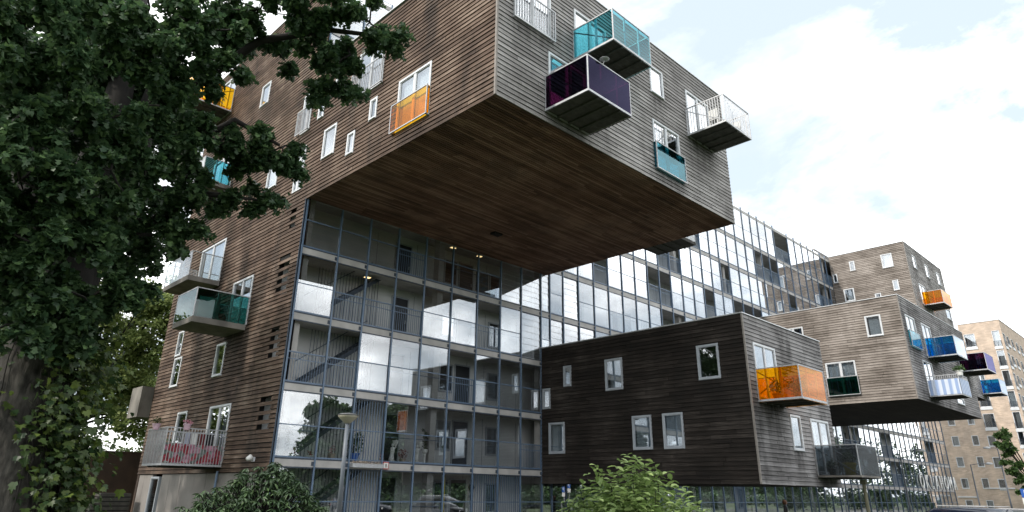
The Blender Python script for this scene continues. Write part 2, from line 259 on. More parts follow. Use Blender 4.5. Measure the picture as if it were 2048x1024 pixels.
# ------------------------------------------------------------------ mesh helpers
class MB:
    def __init__(s): s.v = []; s.f = []; s.m = []; s.t = []; s.a = []
    def face(s, pts, mi=0, tone=0.5, wet=None):
        if wet: s.a += wet
        n = len(s.v); s.v += [tuple(p) for p in pts]; s.f.append(tuple(range(n, n+len(pts)))); s.m.append(mi); s.t.append(tone)
    def hexa(s, p, mi=0, tone=0.5):
        """p: 8 corners, bottom ring 0-3 then top ring 4-7"""
        n = len(s.v); s.v += [tuple(x) for x in p]
        for f in ((0, 3, 2, 1), (4, 5, 6, 7), (0, 1, 5, 4), (1, 2, 6, 5), (2, 3, 7, 6), (3, 0, 4, 7)):
            s.f.append(tuple(n+i for i in f)); s.m.append(mi); s.t.append(tone)
        return s
    def box(s, x0, x1, y0, y1, z0, z1, mi=0, tone=0.5):
        if x0 > x1: x0, x1 = x1, x0
        if y0 > y1: y0, y1 = y1, y0
        if z0 > z1: z0, z1 = z1, z0
        return s.hexa([(x0, y0, z0), (x1, y0, z0), (x1, y1, z0), (x0, y1, z0), (x0, y0, z1), (x1, y0, z1), (x1, y1, z1), (x0, y1, z1)], mi, tone)
    def tube(s, pts, rad, n=8, mi=0, caps=True, tone=0.5):
        pts = [Vector(p) for p in pts]
        if not hasattr(rad, '__len__'): rad = [rad]*len(pts)
        b = len(s.v); d0 = None
        for i, p in enumerate(pts):
            d = (pts[min(i+1, len(pts)-1)]-pts[max(i-1, 0)])
            d = d.normalized() if d.length > 1e-9 else Vector((0, 0, 1))
            a = Vector((1, 0, 0)) if abs(d.x) < 0.8 else Vector((0, 1, 0))
            if d0 is not None: a = d0
            x = (a-d*a.dot(d))
            x = x.normalized() if x.length > 1e-6 else d.orthogonal().normalized()
            d0 = x; y = d.cross(x)
            for j in range(n):
                t = 2*math.pi*j/n; s.v.append(tuple(p+(x*math.cos(t)+y*math.sin(t))*rad[i]))
        for i in range(len(pts)-1):
            for j in range(n):
                a, c = b+i*n+j, b+i*n+(j+1) % n; s.f.append((a, c, c+n, a+n)); s.m.append(mi); s.t.append(tone)
        if caps:
            s.f.append(tuple(b+j for j in range(n))[::-1]); s.m.append(mi); s.t.append(tone)
            e = b+(len(pts)-1)*n; s.f.append(tuple(e+j for j in range(n))); s.m.append(mi); s.t.append(tone)
        return s
    def lathe(s, c, prof, n=14, mi=0, sx=1.0, sy=1.0):
        b = len(s.v)
        for r, z in prof:
            for j in range(n):
                t = 2*math.pi*j/n; s.v.append((c[0]+r*sx*math.cos(t), c[1]+r*sy*math.sin(t), c[2]+z))
        for i in range(len(prof)-1):
            for j in range(n):
                a, q2 = b+i*n+j, b+i*n+(j+1) % n; s.f.append((a, q2, q2+n, a+n)); s.m.append(mi); s.t.append(0.5)
        s.f.append(tuple(b+j for j in range(n))[::-1]); s.m.append(mi); s.t.append(0.5)
        e = b+(len(prof)-1)*n; s.f.append(tuple(e+j for j in range(n))); s.m.append(mi); s.t.append(0.5)
        return s
    def add(s, o):
        n = len(s.v); s.v += o.v; s.f += [tuple(i+n for i in f) for f in o.f]; s.m += o.m; s.t += o.t; s.a += o.a; return s
    def build(s, name, mats, parent=None, smooth=False, label=None, kind=None, tone=False, off=None):
        if not isinstance(mats, (list, tuple)): mats = [mats]
        me = bpy.data.meshes.new(name)
        w = off if off is not None else (root_of(parent) if parent else Vector((0, 0, 0)))
        me.from_pydata([(x-w[0], y-w[1], z-w[2]) for x, y, z in s.v], [], s.f)
        for m in mats: me.materials.append(m)
        if len(mats) > 1: me.polygons.foreach_set('material_index', s.m)
        if tone:
            a = me.attributes.new('tone', 'FLOAT', 'FACE'); a.data.foreach_set('value', s.t)
        if s.a and len(s.a) == len(s.v):
            a = me.attributes.new('wet', 'FLOAT', 'POINT'); a.data.foreach_set('value', s.a)
        if smooth: me.polygons.foreach_set('use_smooth', [True]*len(me.polygons))
        o = bpy.data.objects.new(name, me); COL.objects.link(o)
        if parent: o.parent = parent
        elif off is not None: o.location = off
        if label: o['label'] = label
        if kind: o['kind'] = kind
        return o
def root_of(o):
    p = Vector((0, 0, 0))
    while o is not None: p = p+o.location; o = o.parent
    return p
def thing(name, label, cat, loc=(0, 0, 0), group=None):
    o = bpy.data.objects.new(name, None); COL.objects.link(o); o.location = loc; o.empty_display_size = 0.2
    o['label'] = label; o['category'] = cat
    if group: o['group'] = group
    return o
def tag(o, label, cat, group=None):
    o['label'] = label; o['category'] = cat
    if group: o['group'] = group
    return o
def np_mesh(name, V, F, mat, parent=None, tone=None, kind=None, loc=None):
    V = np.asarray(V, dtype=np.float32); F = np.asarray(F, dtype=np.int32); k = F.shape[1]
    w = root_of(parent) if parent else (Vector(loc) if loc is not None else Vector((0, 0, 0)))
    V = V-np.array(w, dtype=np.float32)
    me = bpy.data.meshes.new(name); me.vertices.add(len(V)); me.vertices.foreach_set('co', V.ravel())
    me.loops.add(F.size); me.loops.foreach_set('vertex_index', F.ravel()); me.polygons.add(len(F))
    me.polygons.foreach_set('loop_start', np.arange(0, F.size, k, dtype=np.int32))
    me.update(calc_edges=True)
    if tone is not None:
        a = me.attributes.new('tone', 'FLOAT', 'FACE'); a.data.foreach_set('value', np.asarray(tone, dtype=np.float32))
    me.materials.append(mat); o = bpy.data.objects.new(name, me); COL.objects.link(o)
    if parent: o.parent = parent
    elif loc is not None: o.location = loc
    if kind: o['kind'] = kind
    return o
def in_view(p):
    d = Vector(p)-CAMP; z = d.dot(FWD)
    if z < 0.5: return None
    u = 1016+1350*d.dot(RIGHT)/z; v = 441-1350*d.dot(UP)/z
    return (u, v, z) if -40 < u < 2090 and -40 < v < 1064 else None

# facade frames: u runs along the wall, w outwards, z up
class Face:
    def __init__(s, kind, pos): s.k = kind; s.p = pos
    def pt(s, u, w, z): return (s.p-w, u, z) if s.k == 'W' else (u, s.p-w, z)
    def box(s, mb, u0, u1, w0, w1, z0, z1, mi=0, tone=0.5):
        if s.k == 'W': mb.box(s.p-w1, s.p-w0, u0, u1, z0, z1, mi, tone)
        else: mb.box(u0, u1, s.p-w1, s.p-w0, z0, z1, mi, tone)

# ------------------------------------------------------------------ ground
def ground():
    m = MB(); m.face([(-900, -900, -0.16), (900, -900, -0.16), (900, 900, -0.16), (-900, 900, -0.16)])
    o = m.build('ground', M_GRASS, kind='structure')
    m = MB(); m.box(-60, 92, -14.2, 24, -0.5, 0.0); m.build('lawn', M_GRASS, kind='structure')
    m = MB(); m.box(-3.0, 96, -11.4, -0.2, -0.3, 0.004); m.build('pavement', M_PAVE, kind='structure')
    m = MB(); m.box(-60, 104, -14.35, -14.2, -0.4, 0.02); m.build('kerb', M_KERB, kind='structure')
    m = MB(); m.face([(-80, -21, -0.150), (300, -21, -0.150), (300, -14.36, -0.150), (-80, -14.36, -0.150)]); m.build('road', M_ASPH, kind='structure')
    m = MB()
    for i in range(40): m.face([(-60+i*6, -17.75, -0.144), (-57+i*6, -17.75, -0.144), (-57+i*6, -17.63, -0.144), (-60+i*6, -17.63, -0.144)])
    m.build('road_marking', M_WHITE, kind='structure')
ground()

# ------------------------------------------------------------------ the apartment building
BLD = thing('apartment_building', 'long glazed gallery apartment block with weathered timber boxes jutting from its front', 'building', (0, 0, 0))
FZ = [0.0, 2.75, 5.55, 8.35, 11.15, 13.95, 16.75, 19.55, 22.35]      # beam tops = gallery floors
ROOFZ = 25.15; XE = 90.3; DEP = 14.4
PLANKS = []                                                       # (size in view, MB, material)
class Win: pass
def wedge(face, mb, u0, u1, z0, z1, zb, zt, dout, din, tone, wet_shade_f):
    """one lapped, cupped board between z0..z1 (clipped from board zb..zt), lower edge proud; wetf gives water marks and painted shade"""
    cup = random.uniform(0.18, 0.5); m_ = din+(dout-din)*cup
    def w(z):
        t = (z-zb)/(zt-zb)
        return dout+(m_-dout)*t/0.45 if t < 0.45 else m_+(din-m_)*(t-0.45)/0.55
    P = face.pt; L2 = u1-u0; n = max(1, min(9, int(L2/0.55)))
    nj = 3; kj = [random.uniform(-0.006, 0.008) for _ in range(nj+1)]; za, zb2 = random.uniform(-.007, .005), random.uniform(-.007, .005)
    zm = z0+(z1-z0)*0.45
    us = [u0+L2*i/n for i in range(n+1)]; jt = [float(np.interp(i/n, [0, .33, .67, 1], kj)) for i in range(n+1)]
    wt = [wet_shade_f(u, (z0+z1)/2) for u in us]
    for i in range(n):
        a, b = us[i], us[i+1]; ja, jb = jt[i], jt[i+1]; sa = za+(zb2-za)*i/n if z0 == zb else 0; sb = za+(zb2-za)*(i+1)/n if z0 == zb else 0
        W4 = [wt[i], wt[i+1], wt[i+1], wt[i]]
        mb.face([P(a, w(z0)+ja, z0+sa), P(b, w(z0)+jb, z0+sb), P(b, w(zm)+jb*.6, zm), P(a, w(zm)+ja*.6, zm)], 0, tone, W4)
        mb.face([P(a, w(zm)+ja*.6, zm), P(b, w(zm)+jb*.6, zm), P(b, w(z1)+jb*.3, z1), P(a, w(z1)+ja*.3, z1)], 0, tone, W4)
        mb.face([P(a, 0.0, z0+sa), P(b, 0.0, z0+sb), P(b, w(z0)+jb, z0+sb), P(a, w(z0)+ja, z0+sa)], 0, tone, W4)
        mb.face([P(a, w(z1)+ja*.3, z1), P(b, w(z1)+jb*.3, z1), P(b, 0.0, z1), P(a, 0.0, z1)], 0, tone, W4)
    for a, j, q2 in ((u0, jt[0], wt[0]), (u1, jt[-1], wt[-1])):
        mb.face([P(a, 0.0, z0), P(a, w(z0)+j, z0), P(a, w(z1)+j*.3, z1), P(a, 0.0, z1)], 0, tone, [q2]*4)
def clad(face, u0, u1, z0, z1, holes, mat, pitch=0.175, gap=0.02, dout=0.035, din=0.012, slots=(), zmask=None, plen=(2.6, 4.8), extra=()):
    nrow = int(round((z1-z0)/pitch)); pitch = (z1-z0)/nrow
    drips_shade = [(h[0]-.05, h[1]+.05, h[2], random.uniform(.35, .95), random.uniform(.5, 1.5)) for h in holes]+list(extra)
    def wet_shade_f(u, z):
        v = 0.30*math.exp(-(z1-z)/0.45)
        for a, b, zt_, k_, l_ in drips_shade:
            if z < zt_ and zt_-z < 4 and a-.3 < u < b+.3:
                e = min(1, max(0, (u-a+.3)/.45))*min(1, max(0, (b+.3-u)/.45)); v = max(v, k_*e*math.exp(-(zt_-z)/l_))
        return v
    for r in range(nrow):
        zb = z0+r*pitch; zt = zb+pitch-gap
        um0, um1 = u0, u1
        if zmask:
            um0, um1 = zmask(zb+pitch/2)
        cuts = [um0]; x = um0-random.uniform(0, 3)
        while x < um1:
            x += random.uniform(*plen)
            if um0+0.3 < x < um1-0.3: cuts.append(x)
        cuts.append(um1)
        for a, b in zip(cuts, cuts[1:]):
            tone = random.random(); segs = [(a, b, zb, zt)]
            for (h0, h1, g0, g1) in holes:
                ns = []
                for (s0, s1, t0, t1) in segs:
                    if h1 <= s0 or h0 >= s1 or g1 <= t0 or g0 >= t1: ns.append((s0, s1, t0, t1)); continue
                    if h0 > s0: ns.append((s0, h0, t0, t1))
                    if h1 < s1: ns.append((h1, s1, t0, t1))
                    c0, c1 = max(s0, h0), min(s1, h1)
                    if g0 > t0+0.02: ns.append((c0, c1, t0, g0))
                    if g1 < t1-0.02: ns.append((c0, c1, g1, t1))
                segs = ns
            for (h0, h1, g0, g1) in slots:
                if r % 2 == 0 or not (g0 < zb < g1): continue
                ns = []
                for (s0, s1, t0, t1) in segs:
                    if h1 <= s0 or h0 >= s1: ns.append((s0, s1, t0, t1)); continue
                    if h0 > s0: ns.append((s0, h0, t0, t1))
                    if h1 < s1: ns.append((h1, s1, t0, t1))
                segs = ns
            for (s0, s1, t0, t1) in segs:
                if s1-s0 < 0.03: continue
                mb = MB(); wedge(face, mb, s0+0.006, s1-0.006, t0, t1, zb, zt, dout, din, tone, wet_shade_f)
                c = face.pt((s0+s1)/2, 0, (t0+t1)/2); iv = in_view(c)
                d = (Vector(c)-CAMP).length
                PLANKS.append(((s1-s0)*(t1-t0)/d**2 if iv else 0.0, mb, mat))
def flush_planks():
    order = sorted(range(len(PLANKS)), key=lambda i: -PLANKS[i][0])
    rest = {}; used = []
    for n, i in enumerate(order):
        s, mb, mat = PLANKS[i]
        if n < 300:
            mb.build('plank', mat, BLD, tone=True)
        else:
            if mat not in used: used.append(mat)
            if 'mb' not in rest: rest['mb'] = MB()
            mi = used.index(mat); mb.m = [mi]*len(mb.f); rest['mb'].add(mb)
    rest['mb'].build('plank_cladding', used, BLD, kind='stuff', tone=True)
def shell(face, u0, u1, z0, z1, holes, name, mat, depth=0.22, back=0.0):
    """wall behind the boards, with real openings and reveals"""
    us = sorted({u0, u1, *[h for q2 in holes for h in q2[:2] if u0 < h < u1]}); zs = sorted({z0, z1, *[h for q2 in holes for h in q2[2:] if z0 < h < z1]})
    m = MB(); P = face.pt
    for a, b in zip(us, us[1:]):
        for c, d in zip(zs, zs[1:]):
            uc, zc = (a+b)/2, (c+d)/2
            if any(h[0] < uc < h[1] and h[2] < zc < h[3] for h in holes): continue
            m.face([P(a, -back, c), P(b, -back, c), P(b, -back, d), P(a, -back, d)])
            m.face([P(a, -depth, c), P(b, -depth, c), P(b, -depth, d), P(a, -depth, d)])
    for h in holes:
        a, b, c, d = h
        for q2 in (((a, c), (b, c)), ((b, c), (b, d)), ((b, d), (a, d)), ((a, d), (a, c))):
            (p0, p1), (r0, r1) = q2
            m.face([P(p0, -back, p1), P(r0, -back, r1), P(r0, -depth, r1), P(p0, -depth, p1)], 0)
    return m.build(name, mat, BLD)
def window(face, u0, u1, z0, z1, style='fixed', curtain=None, frame=None, fw=0.085, label=None):
    """frame > pane(s), sill, curtain; the frame stands 50 mm proud of the boards"""
    if u0 > u1: u0, u1 = u1, u0
    frame = frame or M_FRAME; m = MB(); B = face.box; wo = 0.062
    B(m, u0, u0+fw, -0.10, wo, z0, z1); B(m, u1-fw, u1, -0.10, wo, z0, z1)
    B(m, u0+fw, u1-fw, -0.10, wo, z1-fw, z1)
    if style != 'door' : B(m, u0+fw, u1-fw, -0.10, wo, z0, z0+fw*1.25)
    else: B(m, u0+fw, u1-fw, -0.10, wo, z0, z0+0.05)
    mid = (u0+u1)/2
    f = m.build('window', frame, BLD, label=label)
    g0, g1 = z0+fw*1.2, z1-fw
    if style in ('double', 'door'):
        m = MB(); B(m, mid-0.06, mid+0.06, -0.09, 0.048, z0+(0.05 if style == 'door' else fw), z1-fw); m.build('stile', frame, f)
        panes = [(u0+fw, mid-0.06), (mid+0.06, u1-fw)]
    else: panes = [(u0+fw, u1-fw)]
    for a, b in panes:
        m = MB(); B(m, a, b, -0.004, 0.008, g0, g1); m.build('pane', M_GLASS, f)
        m = MB()
        for (c, d, e, g) in ((a, a+0.03, g0, g1), (b-0.03, b, g0, g1), (a+0.03, b-0.03, g0, g0+0.03), (a+0.03, b-0.03, g1-0.03, g1)): B(m, c, d, 0.010, 0.030, e, g)
        m.build('sash', frame, f)
    if style == 'fixed' or style == 'double':
        m = MB(); B(m, u0+0.05, u1-0.05, wo, wo+0.035, z0+0.012, z0+0.045); m.build('sill', frame, f)
    if curtain:
        m = MB(); cov = curtain[1]; cm = curtain[0]; a, b = u0+fw, u1-fw; n = 26
        for i in range(n):
            s0, s1 = a+(b-a)*cov*i/n, a+(b-a)*cov*(i+1)/n; w0, w1 = (-0.15+0.025*(i % 2)), (-0.15+0.025*((i+1) % 2))
            if len(curtain) > 2: s0, s1 = a+b-s0, a+b-s1
            m.face([face.pt(s0, w0, z0+0.04), face.pt(s1, w1, z0+0.04), face.pt(s1, w1, z1-0.04), face.pt(s0, w0, z1-0.04)])
        m.build('curtain', cm, f)
    return f
def railbars(mb, p0, p1, z0, z1, step=0.115, r=0.011):
    p0 = Vector(p0); p1 = Vector(p1); n = max(2, int((p1-p0).length/step))
    for i in range(1, n):
        p = p0+(p1-p0)*i/n; mb.box(p.x-r, p.x+r, p.y-r, p.y+r, z0, z1)
def guard(face, u0, u1, z0, z1, mat, label):
    """French-window guard: frame with either bars or one tinted sheet, on two brackets"""
    m = MB(); B = face.box; w0, w1 = 0.14, 0.18
    B(m, u0, u1, w0, w1, z1-0.045, z1); B(m, u0, u1, w0, w1, z0, z0+0.045)
    B(m, u0, u0+0.04, w0, w1, z0+0.045, z1-0.045); B(m, u1-0.04, u1, w0, w1, z0+0.045, z1-0.045)
    for u in (u0+0.03, u1-0.10):
        for z in (z0+0.01, z1-0.09): B(m, u, u+0.07, 0.05, w0, z, z+0.05)
    o = m.build('window_guard', M_GALV, BLD, label=label)
    if mat is None:
        m = MB(); n = int((u1-u0)/0.125)
        for i in range(1, n): u = u0+(u1-u0)*i/n; B(m, u-0.013, u+0.013, w0+0.01, w1-0.01, z0+0.045, z1-0.045)
        m.build('bars', M_GALV, o, kind='stuff')
    else:
        m = MB(); B(m, u0+0.04, u1-0.04, w0+0.012, w0+0.024, z0+0.045, z1-0.045); m.build('glass_panel', mat, o)
        for a, b in ((u0, u0+0.012), (u1-0.012, u1)):
            m = MB(); B(m, a, b, 0.05, w0-0.004, z0+0.05, z1-0.05); m.build('glass_panel', mat, o)
    return o
def balcony(face, u0, u1, zb, zt, d, mat, label, style='glass', deck='steel', frontmat=None, rail=None, brace=True):
    """hung balcony: deck with rim and joists, corner posts, rail and sheets or bars on three sides"""
    rail = rail or M_GALV; B = face.box; P = face.pt
    w0 = 0.05
    if deck == 'concrete':
        m = MB(); B(m, u0, u1, w0, d, zb, zb+0.24); o = m.build('balcony', M_CONCD, BLD, label=label); zf = zb+0.24
    else:
        m = MB(); zr = zb+0.07; B(m, u0, u1, d-0.05, d, zr, zb+0.15); B(m, u0, u0+0.05, w0, d-0.05, zr, zb+0.15); B(m, u1-0.05, u1, w0, d-0.05, zr, zb+0.15); B(m, u0+0.05, u1-0.05, w0, w0+0.06, zr, zb+0.15)
        o = m.build('balcony', rail if style != 'mesh' else M_CONCD, BLD, label=label); zf = zb+0.15
        nb = 9
        for i in range(nb):
            a, b = w0+0.06+(d-0.05-w0-0.06)*i/nb, w0+0.06+(d-0.05-w0-0.06)*(i+1)/nb-0.012
            m = MB(); B(m, u0+0.05, u1-0.05, a, b, zb+0.09, zb+0.12); m.build('deck_board', M_SHADOW, o)
        for i in range(3):
            u = u0+(u1-u0)*(i+1)/4
            m = MB(); B(m, u-0.05, u+0.05, w0+0.07, d-0.06, zb+0.015, zb+0.085); m.build('joist', M_SHADOW, o)
    m = MB(); t = 0.035
    B(m, u0-0.004, u0+t, w0, d-t, zt-0.04, zt); B(m, u1-t, u1+0.004, w0, d-t, zt-0.04, zt); B(m, u0-0.004, u1+0.004, d-t, d+0.004, zt-0.04, zt)
    m.build('top_rail', rail, o)
    for u in (u0, u1-t):
        for w in (w0+0.01, d-t):
            m = MB(); B(m, u, u+t, w, w+t, zf, zt-0.04); m.build('post', rail, o)
    if style in ('glass', 'mesh'):
        sides = [(u0+0.004, u0+0.014, w0+0.05, d-t-0.005), (u1-0.014, u1-0.004, w0+0.05, d-t-0.005), (u0+t, u1-t, d-0.016, d-0.006)]
        for i, (a, b, c, e) in enumerate(sides):
            m = MB(); B(m, a, b, c, e, zf-0.10, zt-0.045); m.build('glass_panel', (frontmat if (i == 2 and frontmat) else mat), o)
        if style == 'glass':
            for u in (u0+(u1-u0)*0.33, u0+(u1-u0)*0.70):
                m = MB(); B(m, u-0.03, u+0.03, d-0.075, d-0.025, zf, zt-0.045); m.build('post', rail, o)
            m = MB(); B(m, u0+0.03, u0+0.07, w0+(d-w0)*0.55, w0+(d-w0)*0.60, zf, zt-0.045); m.build('post', rail, o)
    else:
        m = MB()
        railbars(m, P(u0+t/2, w0, 0), P(u0+t/2, d-t, 0), zf, zt-0.04); railbars(m, P(u1-t/2, w0, 0), P(u1-t/2, d-t, 0), zf, zt-0.04); railbars(m, P(u0+t, d-t/2, 0), P(u1-t, d-t/2, 0), zf, zt-0.04)
        m.build('bars', rail, o, kind='stuff')
    if brace:                                                     # tie from the rail at the wall down to the deck's outer corner
        for u in (u0+0.06, u1-0.06):
            m = MB(); m.tube([P(u, w0+0.05, zt-0.12), P(u, d-0.08, zf+0.03)], 0.022, 6); m.build('tie_rod', M_STEELD if style == 'glass' else rail, o)
    return o

FW = Face('W', 0.0)
# --- openings of the west end wall: (u0, u1, z0, z1, style, curtain)
C = M_CURT
WWIN = [(-8.42, -6.42, 13.98, 16.24, 'door', (M_WHITE, 1.0)), (-5.19, -3.28, 16.8, 19.04, 'door', None), (-1.90, -1.38, 18.1, 18.84, 'fixed', None), (-4.98, -4.47, 15.27, 16.25, 'fixed', (C, .6)),
        (-1.95, -0.92, 14.8, 16.27, 'fixed', None), (-3.52, -2.965, 14.25, 15.28, 'fixed', None), (0.63, 1.47, 16.95, 19.02, 'door', None), (-0.60, -0.08, 17.12, 17.99, 'fixed', None),
        (0.60, 1.40, 13.95, 16.13, 'door', (C, .9)), (5.78, 6.78, 20.62, 21.98, 'fixed', None), (10.95, 13.0, 22.5, 24.9, 'door', None), (3.22, 4.30, 14.95, 16.25, 'fixed', None), (5.97, 6.95, 17.6, 19.0, 'fixed', None),
        (8.06, 11.12, 11.25, 13.55, 'door', (C, .35)), (4.05, 6.16, 8.42, 10.73, 'door', None), (11.52, 12.27, 7.95, 9.28, 'fixed', None), (11.14, 12.17, 6.36, 7.875, 'fixed', None), (5.87, 6.89, 6.36, 7.89, 'fixed', None),
        (4.25, 6.45, 2.62, 5.03, 'door', (M_CURTV, .45)), (9.06, 10.26, 3.5, 5.03, 'fixed', None), (9.3, 11.9, 16.95, 19.0, 'door', None)]
SLOTS = [(0.72, 1.22, 11.9, 13.12), (0.70, 1.66, 9.1, 10.85), (0.78, 1.50, 6.5, 7.85), (0.62, 1.56, 3.7, 5.08)]
SLOTH = [(0.66, 1.60, 11.9, 13.1), (0.62, 1.70, 9.1, 10.8), (0.66, 1.60, 6.5, 7.8), (0.60, 1.62, 3.7, 5.05)]
YB1 = -11.8; ZS = 13.32; ZT = 20.19; ROOF_W = 25.55
wh = [w[:4] for w in WWIN]
shell(FW, 0.0, DEP, 2.25, ROOF_W, [h for h in wh if h[0] > 0]+SLOTH, 'end_wall', M_BACK, back=0.012)
clad(FW, 0.02, DEP, 2.25, ROOF_W, wh, M_WB, gap=0.034, dout=0.042, din=0.020, slots=SLOTS, extra=[(8, 11.3, 11, .7, 1.2), (4.0, 6.3, 8.15, .9, 2.0), (2.5, 4.2, 8.0, .6, 1.5), (4.2, 6.4, 2.6, .6, .5), (8.9, 12.1, 16.5, .6, 1.2), (-6.2, -8.4, 14, .5, .5)],  # mark beside the green balcony paints its cast shadow; the others are water marks
     zmask=lambda z: ((YB1+0.03) if ZS < z < ZT else 0.02, DEP))
m = MB(); FW.box(m, -0.02, 0.012, 0.0, 0.045, 2.25, ZS); m.build('corner_strip', M_STEELD, BLD)
for w in WWIN: window(FW, *w[:4], style=w[4], curtain=w[5])
# ground storey of the end wall: concrete panels, one slit window
uj = [0.0, 1.2, 2.6, 4.2, 5.76, 7.03, 8.57, 9.9, 10.98, 12.25, 13.42, DEP]
for a, b in zip(uj, uj[1:]):
    if abs(a-10.98) < .01: continue
    m = MB(); FW.box(m, a+0.008, b-0.008, -0.20, -0.03+random.uniform(-.004, .004), -0.1, 2.22); m.build('concrete_panel', M_ENDP, BLD)
window(FW, 11.1, 12.2, 0.2, 2.12, 'fixed', None, frame=M_FRAMEG)
m = MB(); m.tube([(-0.09, 4.44, 0.0), (-0.09, 4.44, 2.3)], 0.05, 10); m.build('downpipe', M_STEEL, BLD)
# balconies and guards of the end wall
guard(FW, -8.42, -6.20, 13.98, 15.20, M_AMBER, 'amber glass guard')
guard(FW, -5.27, -2.98, 16.76, 18.05, None, None)
guard(FW, 0.58, 1.72, 16.93, 18.2, None, None)
balcony(FW, 8.0, 11.3, 10.98, 12.47, 1.58, M_CLEAR, 'clear glass balcony on a concrete tray', deck='concrete', brace=False)
gb = balcony(FW, 4.05, 6.28, 8.15, 9.66, 2.38, M_GREEN, 'green glass balcony with one milky pane', deck='concrete', brace=False)
m = MB(); m.box(-2.22, -1.30, 4.075, 4.085, 8.45, 9.30); m.build('milky_pane', M_MILKY_SKY, gb)
fb = balcony(FW, 4.22, 6.38, 2.38, 3.90, 2.45, M_CLEAR, 'barred balcony with a flower print cloth', style='bars', brace=False)
balcony(FW, 10.9, 13.3, 22.10, 23.72, 2.5, M_AMBER, 'amber glass balcony')
balcony(FW, 8.9, 12.1, 16.50, 18.0, 1.58, M_TEAL, 'turquoise glass balcony', deck='concrete', frontmat=M_MILKY_SKY, brace=False)  # whitish front sheet: mirrored sky put into the panel colour
for z0, z1, w in ((5.05, 6.62, 0.64), (14.1, 15.1, 0.42)):
    m = MB(); m.box(-w, 2.2, DEP+0.02, DEP+1.6, z0, z1); m.build('concrete_balcony', M_CONCD, BLD)
m = MB(); m.box(-0.40, -0.385, DEP+0.05, DEP+1.5, 15.1, 16.5); m.box(-0.385, 2.0, DEP+0.05, DEP+0.062, 15.1, 16.5); m.build('glass_panel', M_CLEAR, BLD)

# --- body behind the gallery
GY = 1.9
m = MB(); m.box(0.25, XE, GY, GY+0.18, -0.1, ROOFZ); m.build('gallery_wall', M_PANEL, BLD)
m = MB(); m.box(0.0, XE, DEP-0.25, DEP, -0.1, ROOFZ+0.4); m.build('rear_wall', M_WB, BLD)
m = MB(); m.box(XE-0.3, XE, 0.02, DEP-0.26, -0.1, ROOFZ); m.build('east_wall', M_CONC, BLD)
m = MB(); m.box(0.23, XE-0.02, -0.02, DEP-0.26, ROOFZ, ROOFZ+0.25); m.build('roof', [M_CONC], BLD)
m = MB(); FW.box(m, -0.02, DEP+0.02, -0.2, 0.07, ROOF_W, ROOF_W+0.05); m.build('roof_edge', M_COPE, BLD)
def panel_joints():
    m = MB()
    for z0 in FZ:
        for x in np.arange(5.0, XE-1, 1.23): m.box(x-0.008, x+0.008, GY-0.006, GY-0.001, z0+0.02, z0+2.45)
    m.build('panel_joint', M_STEELD, BLD, kind='stuff')
panel_joints()
# --- mullion grid
MUL = [0.07, 1.80, 3.33, 4.94, 6.60, 8.32, 10.05, 11.70, 13.27, 14.86, 15.62, 16.78, 18.2, 19.7, 21.2, 22.7, 24.2, 25.7, 27.15, 28.65, 30.2, 31.8, 33.3, 34.8, 36.25, 37.8, 39.5, 41.2, 42.75, 44.2, 45.75, 47.35, 48.85, 50.4, 52.0, 53.7, 55.2, 56.65, 58.3, 59.6, 60.75]
x = 60.75
while x < XE-0.8: x += 1.515; MUL.append(round(x, 3))
MUL[-1] = XE-0.05
BOXES = [(0.0, 15.335, ZS, ZT), (14.864, 23.02, 2.09, 9.0), (38.0, 54.3, 7.66, 14.6), (60.8, 73.7, 13.3, 25.72), (62.0, 67.6, 10.52, 13.3)]
def covered(xa, xb, za, zb_):
    return any(xa >= b[0]-0.2 and xb <= b[1]+0.2 and za >= b[2]-0.3 and zb_ <= b[3]+0.3 for b in BOXES)
OPEN = {4: [(4.9, 6.65), (27.1, 30.3)], 3: [(1.7, 6.65), (10.0, 11.75), (38.2, 42.8), (55.1, 58.4)], 2: [(0, 3.4), (8.3, 10.1), (57, 61), (66.4, 69.5), (81.5, 85.2), (30.1, 33.4)], 1: [(3.2, 5.0), (13.2, 14.9), (68, 71.5), (27.1, 28.7), (48.8, 50.5)],
        5: [(19.6, 21.3), (25.6, 28.7), (33.2, 34.9), (38.0, 42.8)], 6: [(27.1, 30.3), (36.2, 37.9), (48.8, 50.5)], 7: [(30.1, 33.4), (42.7, 47.4), (56.6, 59.7)], 8: [(47.3, 50.5), (58.2, 60.8), (74, 77)], 0: []}
BARS = {1: [(3.2, 5.0)], 0: [(3.2, 5.0), (10.0, 13.3), (26.9, 28.8), (34.7, 36.3)]}
LOUV = {4: [(11.6, 15.7), (16.7, 18.3)], 3: [(13.2, 14.9), (15.5, 19.8)]}
